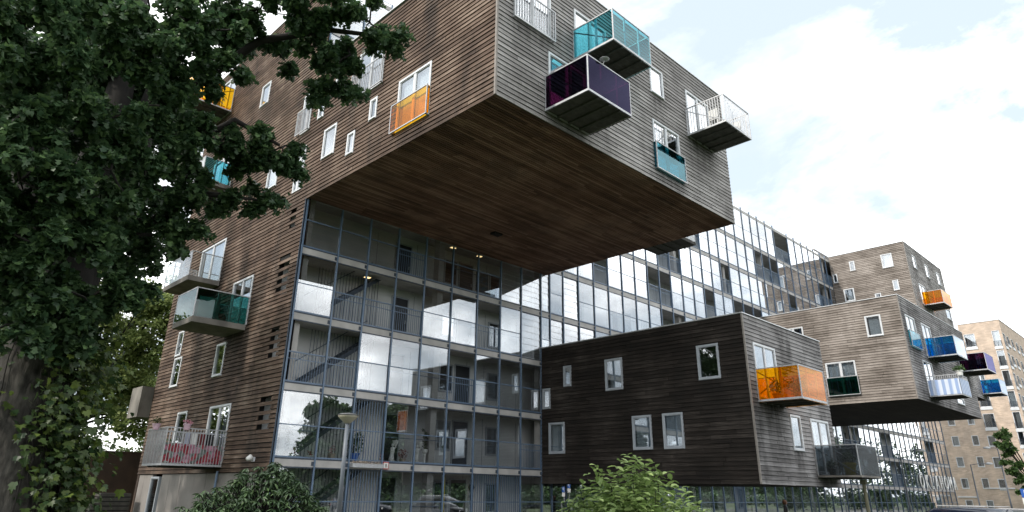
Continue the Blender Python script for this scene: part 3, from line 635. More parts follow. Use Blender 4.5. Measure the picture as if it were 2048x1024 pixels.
# the bay at floor 1 that is open carries bars to the ceiling instead
OPEN[1] = [o for o in OPEN[1] if o[0] != 3.2]
def hit(d, k, a, b): c = (a+b)/2; return any(p < c < q2 for p, q2 in d.get(k, []))
PANES = []; trans = MB(); brackets = MB(); nrail = 0
def ceil_of(k):
    return (FZ[k+1]-0.33) if k < 8 else ROOFZ-0.02
SILL = 1.22
for k in range(9):
    z0 = FZ[k]; ztop = ceil_of(k); runs = []
    for i in range(len(MUL)-1):
        a, b = MUL[i], MUL[i+1]
        if k == 4 and b < 15.4: zt = ZS-0.03
        else: zt = ztop
        if k == 0 and b < 0.0: continue
        if covered(a, b, z0+0.35, zt-0.35): continue
        a2, b2 = a+0.03, b-0.03
        zb = z0+0.05; zm = z0+SILL
        if hit(OPEN, k, a, b):
            runs.append((a, b, zb)); continue
        if hit(BARS, k, a, b):
            m = MB(); railbars(m, (a, 0.03, 0), (b, 0.03, 0), zb, zt, 0.13, 0.012); m.build('security_bars', M_STEEL, BLD, kind='stuff')
            trans.box(a2, b2, 0.005, 0.055, zm-0.03, zm+0.01); trans.box(a2, b2, 0.005, 0.055, zb-0.02, zb+0.02); continue
        if hit(LOUV, k, a, b):
            lw = MB(); lw.box(a2, a2+0.02, 0.03, 0.06, zb, zt); o = lw.build('louvre_window', M_STEELD, BLD)
            n = 7
            for j in range(n):
                c0, c1 = zb+(zt-zb)*j/n, zb+(zt-zb)*(j+1)/n-0.01
                m = MB(); m.hexa([(a2+.02, 0.0+.01, c0), (b2, 0.0+.01, c0), (b2, .02, c0), (a2+.02, .02, c0), (a2+.02, .03, c1), (b2, .03, c1), (b2, .04, c1), (a2+.02, .04, c1)]); m.build('blade', M_LOUV, o)
            continue
        zt2 = 25.6 if k == 8 else zt
        PANES.append((a2, b2, zb, zm-0.02)); PANES.append((a2, b2, zm+0.02, zt2-0.01))
        trans.box(a2, b2, -0.005, 0.05, zm-0.022, zm+0.022)
        trans.box(a2, b2, -0.005, 0.05, zb-0.03, zb+0.025)
        if k < 8 and not (k == 4 and b < 15.4): trans.box(a2, b2, -0.005, 0.05, zt-0.02, zt+0.03)
        elif k == 8: trans.box(a2, b2, 0.0, 0.03, 25.58, 25.61)
        if random.random() < 0.5: trans.box(a2, b2, 0.10, 0.13, z0+1.02, z0+1.05)
    # railings of neighbouring open bays become one railing
    grp = []
    for r in runs:
        if grp and abs(grp[-1][1]-r[0]) < 0.05: grp[-1][1] = r[1]
        else: grp.append([r[0], r[1], r[2]])
    for a, b, zb in grp:
        m = MB(); t = 0.02
        m.box(a+.03, b-.03, 0.01, 0.06, zb+1.12, zb+1.17)
        m.box(a+.03, b-.03, 0.02, 0.05, zb+0.86, zb+0.89); m.box(a+.03, b-.03, 0.01, 0.06, zb-0.03, zb+0.03)
        for xx in [a+.03, b-.07]+[q2-0.02 for q2 in MUL if a+0.3 < q2 < b-0.3]: m.box(xx, xx+.04, 0.015, 0.055, zb+0.03, zb+1.12)
        o = m.build('railing', M_STEEL, BLD)
        m = MB(); railbars(m, (a+.06, 0.035, 0), (b-.06, 0.035, 0), zb+0.03, zb+1.12, 0.11, 0.008); m.build('bars', M_STEEL, o, kind='stuff')
trans.build('transom', M_STEEL, BLD, kind='stuff')
def flush_panes():
    sc = []
    for p in PANES:
        c = ((p[0]+p[1])/2, 0, (p[2]+p[3])/2); iv = in_view(c); d = Vector(c)-CAMP
        sc.append((p[1]-p[0])*(p[3]-p[2])*abs(d.normalized().y)/d.length_squared if iv else 0)
    order = sorted(range(len(PANES)), key=lambda i: -sc[i]); rest = MB()
    for n, i in enumerate(order):
        a, b, c, d = PANES[i]; m = MB(); j = [random.uniform(-0.007, 0.007) for _ in range(3)]   # sheets never sit dead true
        m.hexa([(a, j[0], c), (b, j[1], c), (b, j[1]+.012, c), (a, j[0]+.012, c), (a, j[2], d), (b, j[2]+j[1]-j[0], d), (b, j[2]+j[1]-j[0]+.012, d), (a, j[2]+.012, d)])
        if n < 300: m.build('glass_pane', M_FACADE, BLD)
        else: rest.add(m)
    rest.build('glazing', M_FACADE, BLD, kind='stuff')
flush_panes()
# mullions: one per line, cut where a box covers the facade
for x in MUL:
    segs = [(-0.05, 25.6)]
    for b in BOXES:
        if b[0]-0.06 < x < b[1]-0.05 and not (b[0] == 14.864 and x < 15.0):
            segs = [s for q2 in segs for s in ((q2[0], min(q2[1], b[2])), (max(q2[0], b[3]), q2[1])) if s[1]-s[0] > 0.2]
    if 47.4 < x < 50.3: segs = [(a, min(b, FZ[8]-.3)) for a, b in segs]
    for a, b in segs:
        m = MB(); m.box(x-0.035, x+0.035, -0.055, -0.035, a, b); m.box(x-0.012, x+0.012, -0.035, 0.05, a, b); m.build('mullion', M_STEEL, BLD)
# floors: one slab a storey, its edge beam showing between the panes
for k in range(1, 9):
    z = FZ[k]; x0s = 0.25
    m = MB(); m.box(x0s, XE-0.31, 0.07, GY, z-0.16, z); m.box(x0s, XE-0.31, GY+0.19, DEP-0.26, z-0.16, z-0.001); s = m.build('floor_slab', M_CONC, BLD)
    segs = [(0.10, XE-0.31)]
    for b in BOXES:
        if b[2]-0.3 < z < b[3]+0.3: segs = [s2 for q2 in segs for s2 in ((q2[0], min(q2[1], b[0])), (max(q2[0], b[1]), q2[1])) if s2[1]-s2[0] > 0.3]
    for a, b in segs:
        m = MB(); m.box(a, b, 0.055, 0.30, z-0.33, z-0.165); m.box(a, b, -0.01, 0.055, z-0.30, z-0.035); m.build('edge_beam', M_CONC, s)
        m = MB(); m.box(a, b, -0.02, 0.052, z-0.033, z+0.012); m.box(a, b, -0.02, 0.05, z-0.345, z-0.302); m.build('steel_angle', M_STEELD, s)
        for x in MUL:
            if a < x < b: brackets.box(x-0.13, x+0.02, -0.030, -0.011, z-0.25, z-0.10)
brackets.build('bracket', M_STEELD, BLD, kind='stuff')
# columns
for i in range(12):
    x = 0.42 if i == 0 else 7.85+7.4*(i-1)
    if x > XE-1: break
    m = MB(); w = 0.20 if i == 0 else 0.17
    m.box(x-w, x+w, 0.32, 0.72, -0.1, ROOFZ); m.build('column', M_CONC, BLD)
# gallery front doors and windows
def gdoor(x0, z0, w=0.95, mat=M_DOOR):
    m = MB(); m.box(x0, x0+w, GY-0.05, GY-0.004, z0+0.02, z0+2.18); o = m.build('door', mat, BLD)
    m = MB(); m.box(x0+w-.12, x0+w-.09, GY-.10, GY-.05, z0+0.95, z0+1.12); m.build('handle', M_GALV, o)
    m = MB(); m.box(x0-.05, x0, GY-0.065, GY-0.002, z0, z0+2.25); m.box(x0+w, x0+w+.05, GY-0.065, GY-0.002, z0, z0+2.25); m.box(x0, x0+w, GY-0.065, GY-0.002, z0+2.18, z0+2.25); m.build('frame', M_FRAMEG, o)
def gwin(x0, z0, w, h, zs, cur):
    m = MB(); a, b, c, d = x0, x0+w, z0+zs, z0+zs+h; f = 0.07
    m.box(a, a+f, GY-.07, GY-.003, c, d); m.box(b-f, b, GY-.07, GY-.003, c, d); m.box(a+f, b-f, GY-.07, GY-.003, c, c+f*1.5); m.box(a+f, b-f, GY-.07, GY-.003, d-f, d)
    o = m.build('gallery_window', M_FRAMEG, BLD)
    m = MB(); m.box(a+f, b-f, GY-.045, GY-.038, c+f*1.5, d-f); m.build('pane', M_GLASS, o)
    m = MB(); m.box(a+f, b-f, GY-.022, GY-.004, c+f*1.5, d-f); m.build('blind', cur, o)
for k in range(9):
    z = FZ[k]
    for i in range(11):
        xb = 7.85+7.4*i
        if xb+5.6 > XE-1: continue
        if covered(xb, xb+5.6, z+0.2, z+2.4) : continue
        gdoor(xb+2.5, z, mat=random.choice([M_DOOR, M_DOOR, M_DOOR, M_STEELD]))
        gwin(xb+1.42, z, 0.92, 1.42, 0.75, random.choice([M_BACK, M_BACK, M_CURT])); gwin(xb+4.75, z, 0.82, 1.42, 0.65, random.choice([M_BACK, M_CURT, M_BACK]))
    if k < 5: gdoor(6.12, z, 0.92)
# stairs at the west end of the gallery
for k in range(0, 4):
    z0 = FZ[k]; x0, x1 = 0.95, 4.5; z1 = FZ[k+1]-0.25; o = None
    m = MB()
    for y in (0.98, 1.80): m.hexa([(x0, y, z0), (x0+.30, y, z0), (x0+.30, y+.04, z0), (x0, y+.04, z0), (x1, y, z1), (x1+.30, y, z1), (x1+.30, y+.04, z1), (x1, y+.04, z1)])
    o = m.build('stair_flight', M_STEELD, BLD)
    n = 14
    for j in range(n):
        t = (j+.5)/n; xx = x0+.12+(x1-x0)*t; zz_ = z0+(z1-z0)*t
        m = MB(); m.box(xx-.13, xx+.13, 1.02, 1.80, zz_-.02, zz_+.02); m.build('tread', M_STEELD, o)
    m = MB(); m.tube([(x0-.1, 0.95, z0+.95), (x1-.3, 0.95, z1+.72)], 0.022, 6); m.build('handrail', M_STEELD, o)
    m = MB(); railbars(m, (1.35, 0.9, 0), (4.75, 0.9, 0), z0+0.05, z0+2.42, 0.15, 0.011); m.build('screen_bars', M_STEELD, o, kind='stuff')
for (x, k) in ((4.1, 3), (11.1, 4), (9.2, 4)):
    z = ceil_of(k)+0.165 if k != 4 else FZ[5]-0.165
    m = MB(); m.box(x-.16, x+.16, 1.0, 1.22, z-.07, z-.002); o = m.build('ceiling_lamp', M_FRAME, BLD)
    m = MB(); m.box(x-.14, x+.14, 1.02, 1.20, z-.09, z-.072); m.build('lamp_cover', M_LIT, o)

# ------------------------------------------------------------------ timber boxes
def timber_box(x0, x1, y1, z0, z1, wmat, smat, wwin, swin, wpitch=0.175, west=True, marks=(), name='timber_box', y0=0.0, sgap=0.016, wgap=0.022, sofmat=None):
    """flush boards on two sides, board soffit, coping"""
    fw, fs = Face('W', x0), Face('S', y1); B = BLD
    if west:
        shell(fw, y1, y0-0.001, z0, z1, [w[:4] for w in wwin], name+'_side', M_BACK, back=0.012)
        clad(fw, y1+0.03, y0-0.02, z0, z1, [w[:4] for w in wwin], wmat, gap=wgap, dout=0.044)
    shell(fs, x0, x1, z0, z1, [w[:4] for w in swin], name+'_front', M_BACK, back=0.012)
    clad(fs, x0+0.03, x1-0.005, z0, z1, [w[:4] for w in swin], smat, gap=sgap, dout=0.038, extra=marks)
    for w in wwin:
        if west: window(fw, *w[:4], style=w[4], curtain=w[5], frame=w[6] if len(w) > 6 else None)
    for w in swin: window(fs, *w[:4], style=w[4], curtain=w[5], frame=w[6] if len(w) > 6 else None)
    m = MB(); m.box(x0+0.02, x1-0.02, y1+0.02, y0-0.001, z1-0.10, z1+0.02); m.build('box_roof', M_ROOF, B)
    m = MB(); m.box(x1-0.2, x1, y1+0.012, y0-0.001, z0+0.03, z1-0.11); m.build('box_east_wall', smat, B)
    m = MB(); m.box(x0+0.015, x1-0.21, y1+0.24, y0-0.001, (z0+z1)/2-0.15, (z0+z1)/2+0.1); m.build('box_floor', M_INT, B)
    # soffit: backing and boards along the facade
    m = MB(); m.box(x0+0.02, x1-0.02, y1+0.02, y0-0.001, z0+0.026, z0+0.2); m.build('soffit_back', M_BACK, B)
    n = int((y0-y1)/0.125); m = MB()
    for i in range(n):
        a = y1+0.03+(y0-0.02-y1-0.03)*i/n; b = y1+0.03+(y0-0.02-y1-0.03)*(i+1)/n-0.024
        xx = x0+0.03-random.uniform(0, 3)
        while xx < x1:
            l = random.uniform(2.4, 4.8); c0, c1 = max(xx, x0+0.03), min(xx+l, x1-0.03); xx += l
            if c1-c0 < .05: continue
            j = random.uniform(-.003, .003); m.box(c0+.002, c1-.002, a, b, z0+j, z0+0.025, tone=random.random())
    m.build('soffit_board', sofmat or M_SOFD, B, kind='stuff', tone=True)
    # corner strip and coping
    m = MB(); m.box(x0-0.045, x0+0.03, y1-0.042, y1+0.028, z0, z1); m.build('corner_strip', M_CORNER, B)
    m = MB(); m.box(x0-0.06, x0+0.10, y1-0.05, y0-0.002, z1+0.021, z1+0.066); m.box(x0+0.10, x1+0.01, y1-0.05, y1+0.10, z1+0.021, z1+0.066); m.build('roof_edge', M_COPE, B)

G = M_FRAMEG
timber_box(0.0, 15.335, YB1, ZS, ZT, M_WB, M_WG, [w[:6] for w in WWIN if w[1] < 0], [
    (0.75, 2.64, 16.78, 19.0, 'double', None), (3.98, 5.95, 16.70, 18.97, 'door', None), (2.49, 4.55, 13.86, 16.22, 'door', None), (8.99, 10.0, 17.56, 18.95, 'fixed', None),
    (11.88, 13.9, 16.62, 19.0, 'door', (C, .5)), (8.93, 10.93, 13.95, 16.22, 'door', (C, .7))], west=False, sofmat=M_SOF, marks=[(11.7, 14.0, 16.4, .75, 1.0), (9.0, 10.0, 17.5, .9, .9), (8.9, 11, 13.9, .6, .5), (2.3, 4.6, 13.6, .5, .4), (.7, 2.7, 16.7, .3, .6)])
# west side of this box is one plane with the end wall and was boarded with it; only its backing is still missing
shell(FW, YB1, -0.001, ZS, ZT, [h for h in wh if h[1] <= 0.0], 'timber_box_side', M_BACK, back=0.012)
FS1 = Face('S', YB1)
guard(FS1, 0.66, 2.76, 16.68, 18.0, None, None)
guard(FS1, 8.88, 11.08, 13.89, 15.13, M_TEALD, 'dark turquoise glass guard')
balcony(FS1, 2.28, 4.62, 13.60, 15.06, 1.94, M_PURP, 'dark purple glass balcony')
balcony(FS1, 3.86, 6.20, 16.44, 17.88, 1.90, M_TEAL, 'pale turquoise glass balcony')
balcony(FS1, 11.70, 14.02, 16.42, 17.87, 1.92, M_CLEAR, 'balcony with white bars', style='bars')
m = MB(); m.box(15.40, 17.35, -8.6, -6.3, 13.60, 13.76); eb = m.build('balcony', M_SHADOW, BLD, label='balcony on the far side of the top box, seen from below')
for y in (-8.0, -7.45, -6.9): m = MB(); m.box(15.45, 17.3, y-.05, y+.05, 13.54, 13.598); m.build('joist', M_SHADOW, eb)
m = MB(); m.box(17.31, 17.35, -8.6, -6.3, 13.77, 15.05); m.build('glass_panel', M_CLEAR, eb); m = MB(); m.box(15.4, 17.3, -8.6, -8.59, 13.77, 15.05); m.build('glass_panel', M_CLEAR, eb)
# three dark slots of a small hood under the soffit
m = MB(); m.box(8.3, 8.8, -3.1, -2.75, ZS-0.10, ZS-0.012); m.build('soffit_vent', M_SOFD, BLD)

timber_box(14.864, 23.02, -11.838, 2.09, 9.0, M_WSHADE, M_WC, [
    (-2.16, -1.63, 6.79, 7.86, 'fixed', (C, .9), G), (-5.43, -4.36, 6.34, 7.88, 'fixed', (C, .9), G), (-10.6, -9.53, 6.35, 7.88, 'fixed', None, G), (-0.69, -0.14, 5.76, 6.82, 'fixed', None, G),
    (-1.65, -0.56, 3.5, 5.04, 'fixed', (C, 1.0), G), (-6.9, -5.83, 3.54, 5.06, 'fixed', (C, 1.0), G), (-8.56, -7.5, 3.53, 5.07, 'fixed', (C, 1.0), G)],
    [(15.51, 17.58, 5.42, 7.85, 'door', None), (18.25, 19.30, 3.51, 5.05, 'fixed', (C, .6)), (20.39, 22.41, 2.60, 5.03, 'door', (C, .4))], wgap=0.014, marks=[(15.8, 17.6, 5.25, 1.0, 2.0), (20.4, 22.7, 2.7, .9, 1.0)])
FS2 = Face('S', -11.838)
balcony(FS2, 15.39, 17.87, 5.24, 6.68, 1.91, M_ORANGE, 'amber glass balcony')
balcony(FS2, 20.33, 22.70, 2.40, 3.84, 1.92, M_MESH, 'balcony screened with dark mesh', style='mesh')
timber_box(38.0, 54.3, -11.87, 7.66, 14.6, M_WL, M_WC, [
    (-10.62, -9.57, 11.98, 13.46, 'fixed', (C, .9)), (-8.44, -6.40, 8.24, 10.55, 'double', (C, 1.0)), (-5.2, -3.7, 11.9, 13.42, 'double', None)],
    [(38.8, 40.8, 11.2, 13.43, 'door', None), (42.3, 44.4, 11.0, 13.43, 'door', None), (40.72, 42.8, 8.1, 10.55, 'door', None), (47.7, 49.6, 8.24, 8.75, 'fixed', None), (51.0, 53.0, 11.05, 13.4, 'door', None)])
FW3, FS3 = Face('W', 38.0), Face('S', -11.87)
guard(FW3, -8.50, -6.36, 8.22, 9.50, M_GREEND, 'dark green glass guard')
guard(FS3, 38.75, 41.05, 11.2, 12.34, M_TEAL, 'turquoise glass guard')
balcony(FS3, 42.3, 44.95, 10.82, 12.28, 1.87, M_BLUE, 'blue glass balcony')
cb_ = balcony(FS3, 40.58, 42.85, 7.94, 9.38, 1.98, M_CLEAR, 'barred balcony hung with blue striped cloth', style='bars')
balcony(FS3, 50.7, 53.4, 10.87, 12.30, 1.88, M_PURP, 'purple glass balcony')
timber_box(60.8, 73.7, -7.41, 13.3, 25.72, M_WL, M_WG, [
    (-6.16, -5.12, 23.36, 24.81, 'fixed', (C, .8)), (-2.53, -2.0, 23.74, 24.79, 'fixed', None), (-6.27, -5.73, 20.9, 21.97, 'fixed', (C, 1.)), (-0.61, -0.14, 22.77, 23.75, 'fixed', None), (-2.0, -0.97, 20.58, 21.94, 'fixed', (C, .8)), (-4.48, -3.9, 19.9, 20.93, 'fixed', None)],
    [(62.7, 63.75, 23.4, 24.8, 'fixed', None), (66.9, 68.0, 23.36, 24.82, 'fixed', None), (71.1, 72.25, 23.45, 24.9, 'fixed', None), (63.0, 65.1, 19.7, 21.85, 'door', None), (71.5, 73.4, 19.76, 20.95, 'fixed', None)])
balcony(Face('S', -7.41), 63.3, 66.4, 19.5, 20.95, 1.82, M_ORANGE, 'small amber glass balcony far off')
timber_box(62.0, 67.6, -10.0, 10.52, 13.26, M_WL, M_WG, [], [(66.3, 67.5, 10.9, 13.0, 'fixed', None)])
balcony(Face('S', -10.0), 66.1, 68.6, 10.88, 12.3, 1.6, M_BLUE, 'small blue glass balcony far off')
# rooftop plant room
m = MB()
PR = (66.0, 78.0, 3.2, 9.5, 25.4, 28.9)
fwp, fsp = Face('W', PR[0]), Face('S', PR[2])
m.box(PR[0]+.01, PR[1], PR[2]+.01, PR[3], PR[4], PR[5]-0.02); m.build('plant_room', M_BACK, BLD)
clad(fwp, PR[2], PR[3], PR[4], PR[5], [], M_WL); clad(fsp, PR[0], PR[1], PR[4], PR[5], [], M_WG)
flush_planks()
# lettering on the glass of the ground floor shop
LET = MB(); LET.box(76.5, 76.52, -0.09, -0.07, 2.72, 2.74)
lo = LET.build('lettering', M_WHITE, BLD)
def text_obj(body, size, mat, parent, loc, rot, name='letter', extrude=0.01, outline=False, sx=1.0, label=None):
    cu = bpy.data.curves.new(name, 'FONT'); cu.body = body; cu.size = size; cu.align_x = 'CENTER'
    if outline: cu.fill_mode = 'NONE'; cu.bevel_depth = outline; cu.bevel_resolution = 0
    else: cu.extrude = extrude
    tmp = bpy.data.objects.new(name, cu); COL.objects.link(tmp)
    dg = bpy.context.evaluated_depsgraph_get(); me = bpy.data.meshes.new_from_object(tmp.evaluated_get(dg)); bpy.data.objects.remove(tmp)
    o = bpy.data.objects.new(name, me); COL.objects.link(o); me.materials.clear(); me.materials.append(mat)
    w = root_of(parent) if parent else Vector((0, 0, 0)); o.location = Vector(loc)-w; o.rotation_euler = rot; o.scale = (sx, 1, 1)
    if parent: o.parent = parent
    return o
for i, ch in enumerate('OKLAHOMA'):
    text_obj(ch, 2.05, M_WHITE, lo, (77.6+i*1.86, -0.10, 2.72), (math.pi/2, 0, 0), outline=0.06, sx=0.9)

# ------------------------------------------------------------------ leaves
LEAF_MAPLE = [(0, 0), (.30, -.04), (.56, .26), (.34, .40), (.44, .70), (.16, .60), (0, 1.0), (-.16, .60), (-.44, .70), (-.34, .40), (-.56, .26), (-.30, -.04)]
LEAF_OVAL = [(0, 0), (.16, .2), (.24, .5), (.15, .8), (0, 1.0), (-.15, .8), (-.24, .5), (-.16, .2)]
LEAF_LANCE = [(0, 0), (.10, .25), (.145, .55), (.08, .85), (0, 1.0), (-.08, .85), (-.145, .55), (-.10, .25)]
LEAF_IVY = [(0, 0), (.34, -.05), (.48, .30), (.27, .45), (0, 1.0), (-.27, .45), (-.48, .30), (-.34, -.05)]
LEAF_STAR = [(0, 0), (.56, .20), (.21, .44), (.44, .76), (0, 1.08), (-.44, .76), (-.21, .44), (-.56, .20)]
LEAF_QUAD = [(0, 0), (.36, .45), (0, 1.0), (-.36, .45)]
def leaf_base(outline, fold=0.12, curl=0.10):
    V = [(0, 0.42, -0.0)]+[(x, y, fold*abs(x)*2-curl*(y-.3)**2) for x, y in outline]; n = len(outline)
    return np.array(V), np.array([(0, 1+i, 1+(i+1) % n) for i in range(n)])
def leaf_frames(n, tilt=0.6, droop=0.3, yaw=None):
    """local y = leaf length, z = upper side"""
    yaw = RNG.uniform(0, 2*np.pi, n) if yaw is None else yaw
    pit = -droop+RNG.normal(0, tilt, n); rol = RNG.normal(0, tilt, n)
    cy_, sy_ = np.cos(yaw), np.sin(yaw); cp, sp = np.cos(pit), np.sin(pit); cr, sr = np.cos(rol), np.sin(rol)
    y = np.stack([-sy_*cp, cy_*cp, sp], 1); x0 = np.stack([cy_, sy_, 0*cy_], 1); z0 = np.cross(x0, y)
    x = x0*cr[:, None]+z0*sr[:, None]; z = np.cross(x, y)
    return np.stack([x, y, z], 2)                                  # columns
def leaf_parts(root, P, R, S, outline, mat, singles=300, name='leaf', rest='foliage', fold=0.12, curl=0.1, mass=None):
    """the leaves that show largest as parts of their own, all the others as one mass"""
    bV, bF = leaf_base(outline, fold, curl); n = len(P)
    w = np.array(root_of(root)); sel = np.zeros(n, bool)
    if singles:
        d = P-np.array(CAMP); z = d@np.array(FWD); u = 1016+1350*(d@np.array(RIGHT))/np.maximum(z, .1); v = 441-1350*(d@np.array(UP))/np.maximum(z, .1)
        ok = (z > .5) & (u > 5) & (u < 2040) & (v > 5) & (v < 1018)
        sc = np.where(ok, S**2/z**2*(0.3+np.abs(np.einsum('ij,ij->i', R[:, :, 2], d))/np.linalg.norm(d, axis=1)), 0); idx = np.argsort(-sc)[:singles]; idx = idx[sc[idx] > 0]; sel[idx] = True
        me = bpy.data.meshes.new(name); me.from_pydata([tuple(x) for x in bV], [], [tuple(map(int, f)) for f in bF]); me.materials.append(mat)
        for i in idx:
            o = bpy.data.objects.new(name, me); COL.objects.link(o); o.parent = root
            m4 = Matrix.Identity(4)
            for a in range(3):
                for b in range(3): m4[a][b] = float(R[i, a, b]*S[i])
                m4[a][3] = float(P[i, a]-w[a])
            o.matrix_local = m4
    k = ~sel; Pk, Rk, Sk = P[k], R[k], S[k]; m = len(Pk)
    if m == 0: return
    if mass: bV, bF = leaf_base(mass, fold, curl)
    V = (np.einsum('nij,vj->nvi', Rk, bV)*Sk[:, None, None]+Pk[:, None, :]).reshape(-1, 3)
    F = (bF[None]+(np.arange(m)*len(bV))[:, None, None]).reshape(-1, 3)
    np_mesh(rest, V, F, mat, root, np.repeat(RNG.random(m), len(bF)), kind='stuff')
def blob(c, r, n, shellness=0.45, squash=0.85):
    d = RNG.normal(size=(n, 3)); d /= np.linalg.norm(d, axis=1)[:, None]; q2 = RNG.random(n)**shellness
    return np.array(c)+d*(q2*r)[:, None]*np.array([1, 1, squash])

# ------------------------------------------------------------------ the maple in front
MAPLE = [(-12.49, -17.11, 6.27, 0.5, 1.0), (-11.97, -16.33, 7.02, 0.58, 1.0), (-11.49, -17.05, 6.96, 0.57, 1.0), (-10.79, -16.59, 7.6, 0.64, 1.0), (-10.11, -16.82, 7.83, 0.66, 1.0), (-12.25, -17.39, 5.51, 0.48, 1.0), (-11.78, -17.7, 5.65, 0.49, 1.0), (-10.91, -15.36, 7.22, 0.68, 1.0), (-10.67, -17.3, 6.4, 0.58, 1.0), (-12.06, -16.62, 5.21, 0.51, 1.0), (-11.3, -14.29, 6.43, 0.69, 1.0), (-10.89, -16.13, 5.87, 0.61, 1.0), (-10.07, -15.23, 6.65, 0.71, 1.0), (-11.78, -15.61, 4.9, 0.57, 1.0), (-11.15, -15.19, 5.24, 0.62, 1.0), (-10.86, -16.89, 4.74, 0.54, 1.0), (-10.05, -15.57, 5.64, 0.67, 1.0), (-11.42, -14.12, 4.6, 0.64, 1.0), (-11.0, -15.37, 4.41, 0.6, 1.0), (-10.32, -14.76, 4.65, 0.67, 1.0), (-10.91, -14.72, 3.89, 0.62, 1.0), (-10.83, -16.86, 3.52, 0.51, 1.0), (-12.02, -12.91, 8.34, 0.81, 0.8), (-11.33, -13.45, 8.53, 0.82, 0.8), (-10.55, -14.19, 8.46, 0.82, 0.8), (-11.66, -13.87, 6.96, 0.74, 0.8), (-10.76, -12.57, 7.93, 0.88, 0.8), (-10.15, -13.53, 7.88, 0.86, 0.8), (-11.27, -12.24, 6.59, 0.83, 0.8), (-10.43, -12.13, 6.93, 0.89, 0.8), (-9.75, -12.72, 7.17, 0.9, 0.8), (-10.88, -11.59, 5.8, 0.86, 0.8), (-10.36, -12.72, 5.65, 0.83, 0.8), (-9.59, -12.13, 6.03, 0.9, 0.8), (-9.74, -17.64, 7.57, 0.5, 0.8), (-9.27, -17.85, 7.6, 0.51, 0.8), (-8.83, -18.13, 7.7, 0.48, 0.8), (-8.48, -18.33, 7.7, 0.35, 0.8), (-8.23, -18.31, 7.51, 0.24, 0.8), (-8.15, -18.44, 7.61, 0.17, 0.8), (-8.9, -17.8, 7.33, 0.42, 0.8), (-8.53, -17.98, 7.31, 0.35, 0.8), (-9.19, -17.15, 7.51, 0.39, 0.8), (-8.66, -17.66, 6.98, 0.29, 0.8), (-8.35, -17.77, 6.91, 0.21, 0.8), (-8.71, -17.49, 6.75, 0.18, 0.8), (-9.66, -16.91, 7.43, 0.39, 0.8), (-10.05, -17.06, 6.91, 0.4, 0.8), (-9.31, -17.27, 6.0, 0.33, 0.8), (-8.99, -17.36, 5.93, 0.26, 0.8), (-8.8, -17.33, 5.72, 0.2, 0.8), (-9.05, -17.2, 5.67, 0.28, 0.8), (-9.3, -17.08, 5.62, 0.32, 0.8), (-9.73, -16.97, 5.72, 0.39, 0.8), (-9.94, -16.79, 5.49, 0.35, 0.8), (-10.18, -16.71, 5.94, 0.39, 0.8), (-9.35, -16.88, 5.23, 0.26, 0.8), (-9.03, -17.01, 5.26, 0.19, 0.8), (-8.87, -17.08, 5.25, 0.11, 0.8), (-9.61, -16.75, 5.15, 0.27, 0.8), (-10.01, -16.59, 5.07, 0.32, 0.8), (-10.12, -16.25, 4.83, 0.35, 0.8), (-10.3, -16.13, 4.6, 0.32, 0.8), (-9.83, -16.53, 4.75, 0.2, 0.8), (-9.87, -16.43, 4.51, 0.17, 0.8), (-9.64, -16.59, 4.77, 0.18, 0.8), (-10.0, -15.94, 4.45, 0.2, 0.8), (-10.22, -15.82, 4.23, 0.29, 0.8), (-10.5, -15.72, 4.05, 0.31, 0.8)]
MAPLE += [(-12.01, -17.98, 5.46, 0.34, 0.8), (-11.69, -17.94, 5.76, 0.38, 0.8), (-11.25, -17.82, 5.86, 0.38, 0.8), (-10.89, -17.8, 6.11, 0.34, 0.8), (-11.9, -17.92, 4.87, 0.36, 0.8), (-11.56, -17.84, 5.1, 0.4, 0.8), (-11.15, -17.75, 5.25, 0.4, 0.8), (-10.78, -17.58, 5.67, 0.34, 0.8), (-11.71, -17.83, 4.33, 0.38, 0.8), (-11.37, -17.83, 4.5, 0.4, 0.8), (-10.97, -17.67, 4.75, 0.37, 0.8), (-10.64, -17.53, 5.04, 0.34, 0.8), (-11.6, -17.68, 3.84, 0.38, 0.8), (-11.29, -17.65, 3.94, 0.39, 0.8), (-10.91, -17.44, 4.09, 0.34, 0.8), (-11.35, -17.5, 3.44, 0.34, 0.8), (-11.05, -17.46, 3.47, 0.3, 0.8), (-11.37, -17.42, 3.06, 0.24, 0.8), (-11.04, -17.29, 3.19, 0.23, 0.8), (-10.64, -17.04, 3.58, 0.22, 0.8), (-10.84, -17.98, 6.38, 0.34, 0.8), (-11.33, -18.09, 6.32, 0.37, 0.8), (-11.92, -18.09, 6.05, 0.4, 0.8), (-10.68, -17.98, 6.69, 0.35, 0.8), (-12.27, -18.13, 5.76, 0.38, 0.8), (-11.92, -17.8, 4.58, 0.33, 0.8), (-11.77, -17.63, 4.06, 0.33, 0.8), (-11.58, -17.5, 3.54, 0.28, 0.8), (-10.36, -17.88, 6.78, 0.36, 0.8), (-9.97, -17.62, 6.59, 0.28, 0.8), (-10.56, -17.56, 5.98, 0.32, 0.8), (-10.4, -17.36, 5.52, 0.3, 0.8), (-10.02, -17.35, 5.75, 0.3, 0.8)]
MAPLE += [(float(CAMP[0]+a), float(CAMP[1]+b), z, r, .7) for a, b, z, r in ((.45, 7.6, 4.6, .36), (.9, 7.7, 4.4, .36), (1.3, 7.7, 4.5, .34), (.6, 7.6, 4.15, .34), (1.1, 7.6, 3.95, .32), (1.55, 7.8, 4.05, .30), (.2, 7.5, 4.3, .3), (.75, 7.5, 5.1, .36), (1.3, 7.6, 5.2, .36), (.95, 7.9, 3.55, .42), (1.35, 8.0, 3.35, .36), (1.75, 8.0, 3.55, .34), (.55, 7.8, 3.8, .42), (2.1, 8.2, 3.75, .30), (1.15, 7.7, 3.05, .26), (1.6, 8.1, 2.95, .22))]
